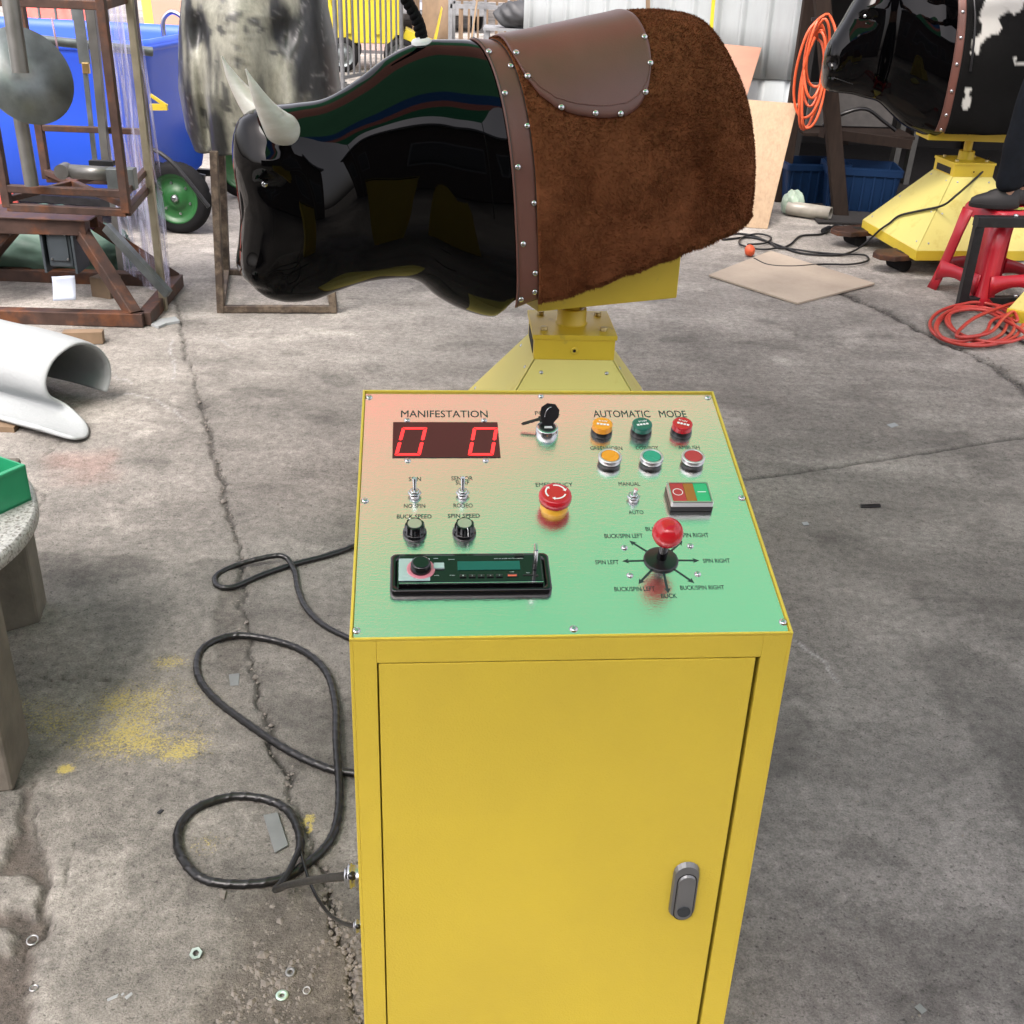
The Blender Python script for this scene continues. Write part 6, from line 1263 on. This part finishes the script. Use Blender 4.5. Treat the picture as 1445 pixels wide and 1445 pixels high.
for i in range(120):
    p = np.array((rng.uniform(-.034, .034), rng.uniform(-.072, .072), .012 + .02 * rng.random())); d = rng.normal(0, 1, 3) * (1, 1, .3); d /= np.linalg.norm(d); mb.cyl(p, p + d * .018, .0016, n=5)
tag(mb.build('small_screws', M['darkmetal'], fix=False), 'pile of small dark screws inside the green parts bin', 'screws', kind='stuff')
# ================================================================ BACKGROUND YARD
def barrier(p, q_, h=1.25, gap=.12, lab_=''):
    p = np.array((*p, 0.), float); q_ = np.array((*q_, 0.), float); r = empty('crowd_barrier', (p + q_) / 2, lab_, 'barrier', 'grey steel barriers across the yard'); L2 = np.linalg.norm(q_ - p); d = (q_ - p) / L2; n = int(L2 / gap)
    for z in (.12, h): MB().beam(p + (0, 0, z), q_ + (0, 0, z), .035).build('rail', M['fence'], r)
    for k in range(n + 1):
        a = p + d * (k * L2 / n); MB().cyl(a + (0, 0, .1 if 0 < k < n else 0), a + (0, 0, h), .012 if 0 < k < n else .025, n=8).build('bar' if 0 < k < n else 'post', M['fence'], r)
    s_ = np.cross(d, (0, 0, 1))
    for a in (p + d * .2, q_ - d * .2): MB().beam(a - s_ * .3 + (0, 0, .02), a + s_ * .3 + (0, 0, .02), .04, .03).build('foot', M['fence'], r)
e1, e2, e3 = atz(470, 112)[:2], atz(520, 122)[:2], atz(562, 100)[:2]
barrier((-2.95, 13.9), (-2.12, 13.2), 1.55, .11, 'tall grey steel barrier in front of the left half of the yellow cart')
barrier((-2.05, 13.15), (-1.55, 14.6), 1.55, .13, 'grey steel barrier angled away beside the yellow cart')
barrier((-5.2, 9.9), (-3.35, 9.6), 1.7, .14, 'grey steel barrier behind the blue tub at far left')
# yellow dump cart
yc = atz(512, 102); YX = Matrix.Translation((yc[0], yc[1] + .4, 0)) @ Matrix.Rotation(R(6), 4, 'Z')
ycr = empty('dump_cart', YX.translation, 'bright yellow dump cart with black tyres behind the steel barriers', 'cart')
mb = MB(YX); P_ = [(-.85, .98), (.45, .98), (.45, .52), (.3, .33), (-.35, .33), (-.5, .5)]; mb.prism([(x, -.35, z) for x, z in P_], (0, .75, 0)); mb.build('hopper', M['yellow4'], ycr, bevel=.01)
for x in (-.55, -.2, .15, .4): MB(YX).box((x, -.365, .7), (.05, .03, .52)).build('rib', M['yellow4'], ycr)
MB(YX).box((-.2, 0, .99), (1.35, .8, .04)).build('rim', M['yellow4'], ycr)
MB(YX).beam((-.45, -.4, .7), (-.95, -.4, 1.1), .08, .05).beam((-.45, -.4, .85), (-.25, -.4, .1), .06, .05).build('arm', M['yellow4'], ycr)
MB(YX).prism([(.45, -.3, .4), (.85, -.3, .25), (.95, -.3, .75), (.85, -.3, .35), (.5, -.3, .5)], (0, .5, 0)).build('tip_lever', M['yellow4'], ycr)
for x in (-.28, .42): wheel(YX, (x, -.42, .2), .2, .1, ycr, M['galv'], holes=5); wheel(YX, (x, .42, .2), .2, .1, ycr, M['galv'], ax=(0, 1, 0), holes=5)
# white truck
TX = Matrix.Translation((-1.75, 21.5, 0)) @ Matrix.Rotation(R(4), 4, 'Z'); tk = empty('white_truck', TX.translation, 'white truck with dark windscreen parked at the back of the yard', 'truck')
mb = MB(TX); mb.prism([(-1.0, 0, .45), (-1.0, 0, 1.15), (-1.0, .35, 2.1), (-1.0, 1.7, 2.2), (-1.0, 1.7, .45)], (2.0, 0, 0)); mb.build('cab', M['truck'], tk, bevel=.06)
MB(TX).box((0, 3.9, 1.5), (2.1, 4.2, 1.9)).build('cargo_box', M['truck'], tk, bevel=.02)
MB(TX).prism([(-.85, .03, 1.22), (.85, .03, 1.22), (.8, .32, 1.95), (-.8, .32, 1.95)], (0, -.03, .0)).build('windscreen', M['darkglass'], tk)
MB(TX).box((0, -.06, .42), (2.0, .16, .28)).build('bumper', M['rack'], tk, bevel=.02); MB(TX).box((0, -.02, .8), (1.3, .05, .28)).build('grille', M['darkmetal'], tk)
for x in (-.82, .82): MB(TX).box((x, -.03, .8), (.26, .06, .2)).build('headlight', M['chrome'], tk, bevel=.02); wheel(TX, (x, .75, .4), .4, .22, tk, M['galv'], ax=(math.copysign(1, x), 0, 0)); wheel(TX, (x, 4.6, .4), .4, .22, tk, M['galv'], ax=(math.copysign(1, x), 0, 0))
MB(TX).box((0, -.15, .42), (.5, .01, .12)).build('number_plate', M['paper'], tk)
# racks and boards further back
def rack(x, y, w_, d_, h_, nsh, lab_, m_=None, bars=9):
    m_ = m_ or M['rack']; r = empty('steel_rack', (x, y, 0), lab_, 'rack', 'steel racks behind the bull')
    for a in (-w_/2, w_/2):
        for b_ in (0, d_): MB().beam((x + a, y + b_, 0), (x + a, y + b_, h_), .05).build('upright', m_, r)
    for k in range(nsh + 1):
        z = .1 + (h_ - .1) * k / nsh
        for b_ in (0, d_): MB().beam((x - w_/2, y + b_, z), (x + w_/2, y + b_, z), .05).build('rail', m_, r)
    for k in range(1, bars): MB().beam((x - w_/2 + w_ * k / bars, y, .1), (x - w_/2 + w_ * k / bars, y, h_), .03).build('bar', M['wood'] if k % 3 == 1 else m_, r)
rack(-.35, 15.2, 1.3, .6, 1.45, 2, 'low grey steel rack with upright bars behind the rope handle')
rack(-.9, 17.8, 1.6, .6, 2.0, 3, 'taller brownish rack behind the low grey rack', M['wood'], 12)
rack(.9, 18.5, 1.9, .7, 2.2, 3, 'rusty rack standing close to the white corrugated wall', M['rust2'], 12)
lump('black_bag', (-.13, 14.3, .75), (.28, .2, .16), mat('black_bag', (.03, .032, .035), .6, bump=1, bscale=10), 'dark lumpy bag on the table before the grey rack', 'bag', 21, .25)
tb2 = empty('work_table', (-.15, 14.4, 0), 'low grey table carrying the dark lumpy bag', 'table'); MB().box((-.15, 14.4, .6), (.8, .5, .03)).build('tabletop', M['rack'], tb2)
for x in (-.5, .2):
    for y in (14.2, 14.6): MB().beam((x, y, 0), (x, y, .59), .04).build('leg', M['rack'], tb2)
bq = [aty(598, 62, 15.8), aty(632, 64, 15.8), aty(618, -15, 16.2), aty(590, -15, 16.2)]
tag(MB().prism([(bq[0][0], 15.6, 0), (bq[1][0] + .08, 15.6, 0), (bq[1][0] - .02, 16.0, 1.7), (bq[0][0] - .03, 16.0, 1.7)], (0, .03, 0)).build('brown_board', M['wood']), 'brown plywood board leaning beside the white truck', 'board')
tag(MB().beam((-.78, 15.0, 0), (-.6, 15.0, 1.3), .09, .02, (1, 0, 0)).build('pale_plank', M['ply']), 'pale plank leaning against the low grey rack', 'plank')
tag(MB().box((-2.7, 17.2, 1.0), (1.5, .03, 1.9)).build('red_sheet', mat('dusty_pink_sheet', (.42, .3, .27), .7, var=.2)), 'dusty pink sheet standing behind the yellow cart', 'sheet')
car = empty('red_car', (-2.9, 20.5, 0), 'red car glimpsed behind the barriers left of the truck', 'car'); CXm = Matrix.Translation((-3.3, 20.8, 0)); cp_ = [(-.8, .3), (-.8, .8), (-.7, .85), (-.55, 1.35), (.55, 1.35), (.7, .85), (.8, .8), (.8, .3)]
MB(CXm).prism([(x, 0, z) for x, z in cp_], (0, 3.6, 0)).build('body', M['redplastic'], car, bevel=.06); MB(CXm).prism([(-.62, -.01, .88), (.62, -.01, .88), (.5, -.01, 1.28), (-.5, -.01, 1.28)], (0, .02, 0)).build('windscreen', M['darkglass'], car)
for x in (-.72, .72): MB(CXm).box((x * .85, -.01, .65), (.22, .05, .12)).build('headlight', M['chrome'], car); wheel(CXm, (x, .7, .3), .3, .18, car, M['galv'], ax=(math.copysign(1, x), 0, 0)); wheel(CXm, (x, 2.9, .3), .3, .18, car, M['galv'], ax=(math.copysign(1, x), 0, 0))
# orange ply + yellow level behind the tub
tag(MB().prism([aty(210, 66, 8.4), aty(290, 66, 8.4), aty(282, -30, 8.6), aty(206, -30, 8.6)], (0, .02, 0)).build('tall_plywood', M['plyred']), 'reddish plywood sheet standing behind the blue tub', 'board')
tag(MB().beam(aty(214, 60, 8.0), aty(203, -20, 8.2), .06, .03).build('spirit_level', M['yellow4'], bevel=.003), 'yellow spirit level bar leaning beside the reddish plywood sheet', 'level')
lump('red_cover', tuple(aty(92, 50, 11.2)), (.42, .4, .3), M['redtarp'], 'red tarpaulin cover over a heap behind the barrier at far left', 'tarp', 31, .2)
# buildings round the yard
def building(x, y, w_, d_, h_, m_, lab_, rot=0, nwin=3):
    MX = Matrix.Translation((x, y, 0)) @ Matrix.Rotation(rot, 4, 'Z'); r = empty('workshop_building', (x, y, 0), lab_, 'building')
    MB(MX).box((0, 0, h_/2), (w_, d_, h_)).build('wall', m_, r); MB(MX).box((0, 0, h_ + .08), (w_ + .5, d_ + .5, .16)).build('roof', M['rack'], r)
    for k in range(nwin):
        for sd_ in (-1, 1): f = MB(MX).box((-w_/2 + w_ * (k + .5) / nwin, sd_ * (d_/2 + .01), h_ * .55), (w_ / nwin * .5, .06, h_ * .35)).build('window', M['rack'], r); MB(MX).box((-w_/2 + w_ * (k + .5) / nwin, sd_ * (d_/2 + .045), h_ * .55), (w_ / nwin * .44, .02, h_ * .3)).build('pane', M['darkglass'], f)
pink = mat('plaster_wall', (.42, .36, .32), .85, var=.12, scale=3)
building(-2, 33, 16, 5, 4.5, pink, 'long pale plastered workshop at the far end of the yard', 0, 6)
building(0, -6.8, 15, 4, 4.4, mat('dark_brick', (.09, .07, .06), .9, var=.2), 'dark workshop building behind the photographer', 0, 5)
# tree beyond the fence at top left
def tree(x, y, h_, lab_, seed):
    g_ = np.random.default_rng(seed); r = empty('broadleaf_tree', (x, y, 0), lab_, 'tree'); mb = MB(); mb.tube([(x, y, 0), (x + .05, y, h_ * .3), (x - .05, y + .05, h_ * .55), (x, y, h_ * .8)], [.16, .11, .08, .03], 10, 5); tk_ = mb.build('trunk', M['bark'], r, fix=False)
    V = []; F = []; n = 0; cl = []
    for k in range(26):
        a, e = g_.uniform(0, 6.28), g_.uniform(-.5, 1); rr2 = h_ * .3 * g_.uniform(.4, 1); c = np.array((x + rr2 * math.cos(a) * math.sqrt(max(0, 1 - e * e * .6)), y + rr2 * math.sin(a), h_ * .6 + h_ * .32 * e)); cl.append(c)
        MB().tube([(x, y, h_ * .45), (np.array((x, y, h_ * .5)) + c) / 2, c], [.045, .025, .01], 6, 3).build('branch', M['bark'], tk_, fix=False)
    for c in cl:
        m_ = 260; p = c + g_.normal(0, h_ * .062, (m_, 3)); 
        for q_ in p:
            a = g_.normal(0, 1, 3); a /= np.linalg.norm(a); b_ = np.cross(a, g_.normal(0, 1, 3)); b_ /= np.linalg.norm(b_); s_ = g_.uniform(.035, .07); V += [q_ - a*s_, q_ + b_*s_*.5, q_ + a*s_, q_ - b_*s_*.5]; F.append((n, n+1, n+2, n+3)); n += 4
    mb = MB(); mb.add(V, F); mb.build('crown', M['leaf'], r, fix=False)
tree(float(aty(55, 15, 15.5)[0]), 15.5, 3.2, 'leafy green tree beyond the barrier behind the blue tub', 3)
tree(-7.9, 17.5, 4.8, 'larger dense tree further left behind the blue tub', 5)
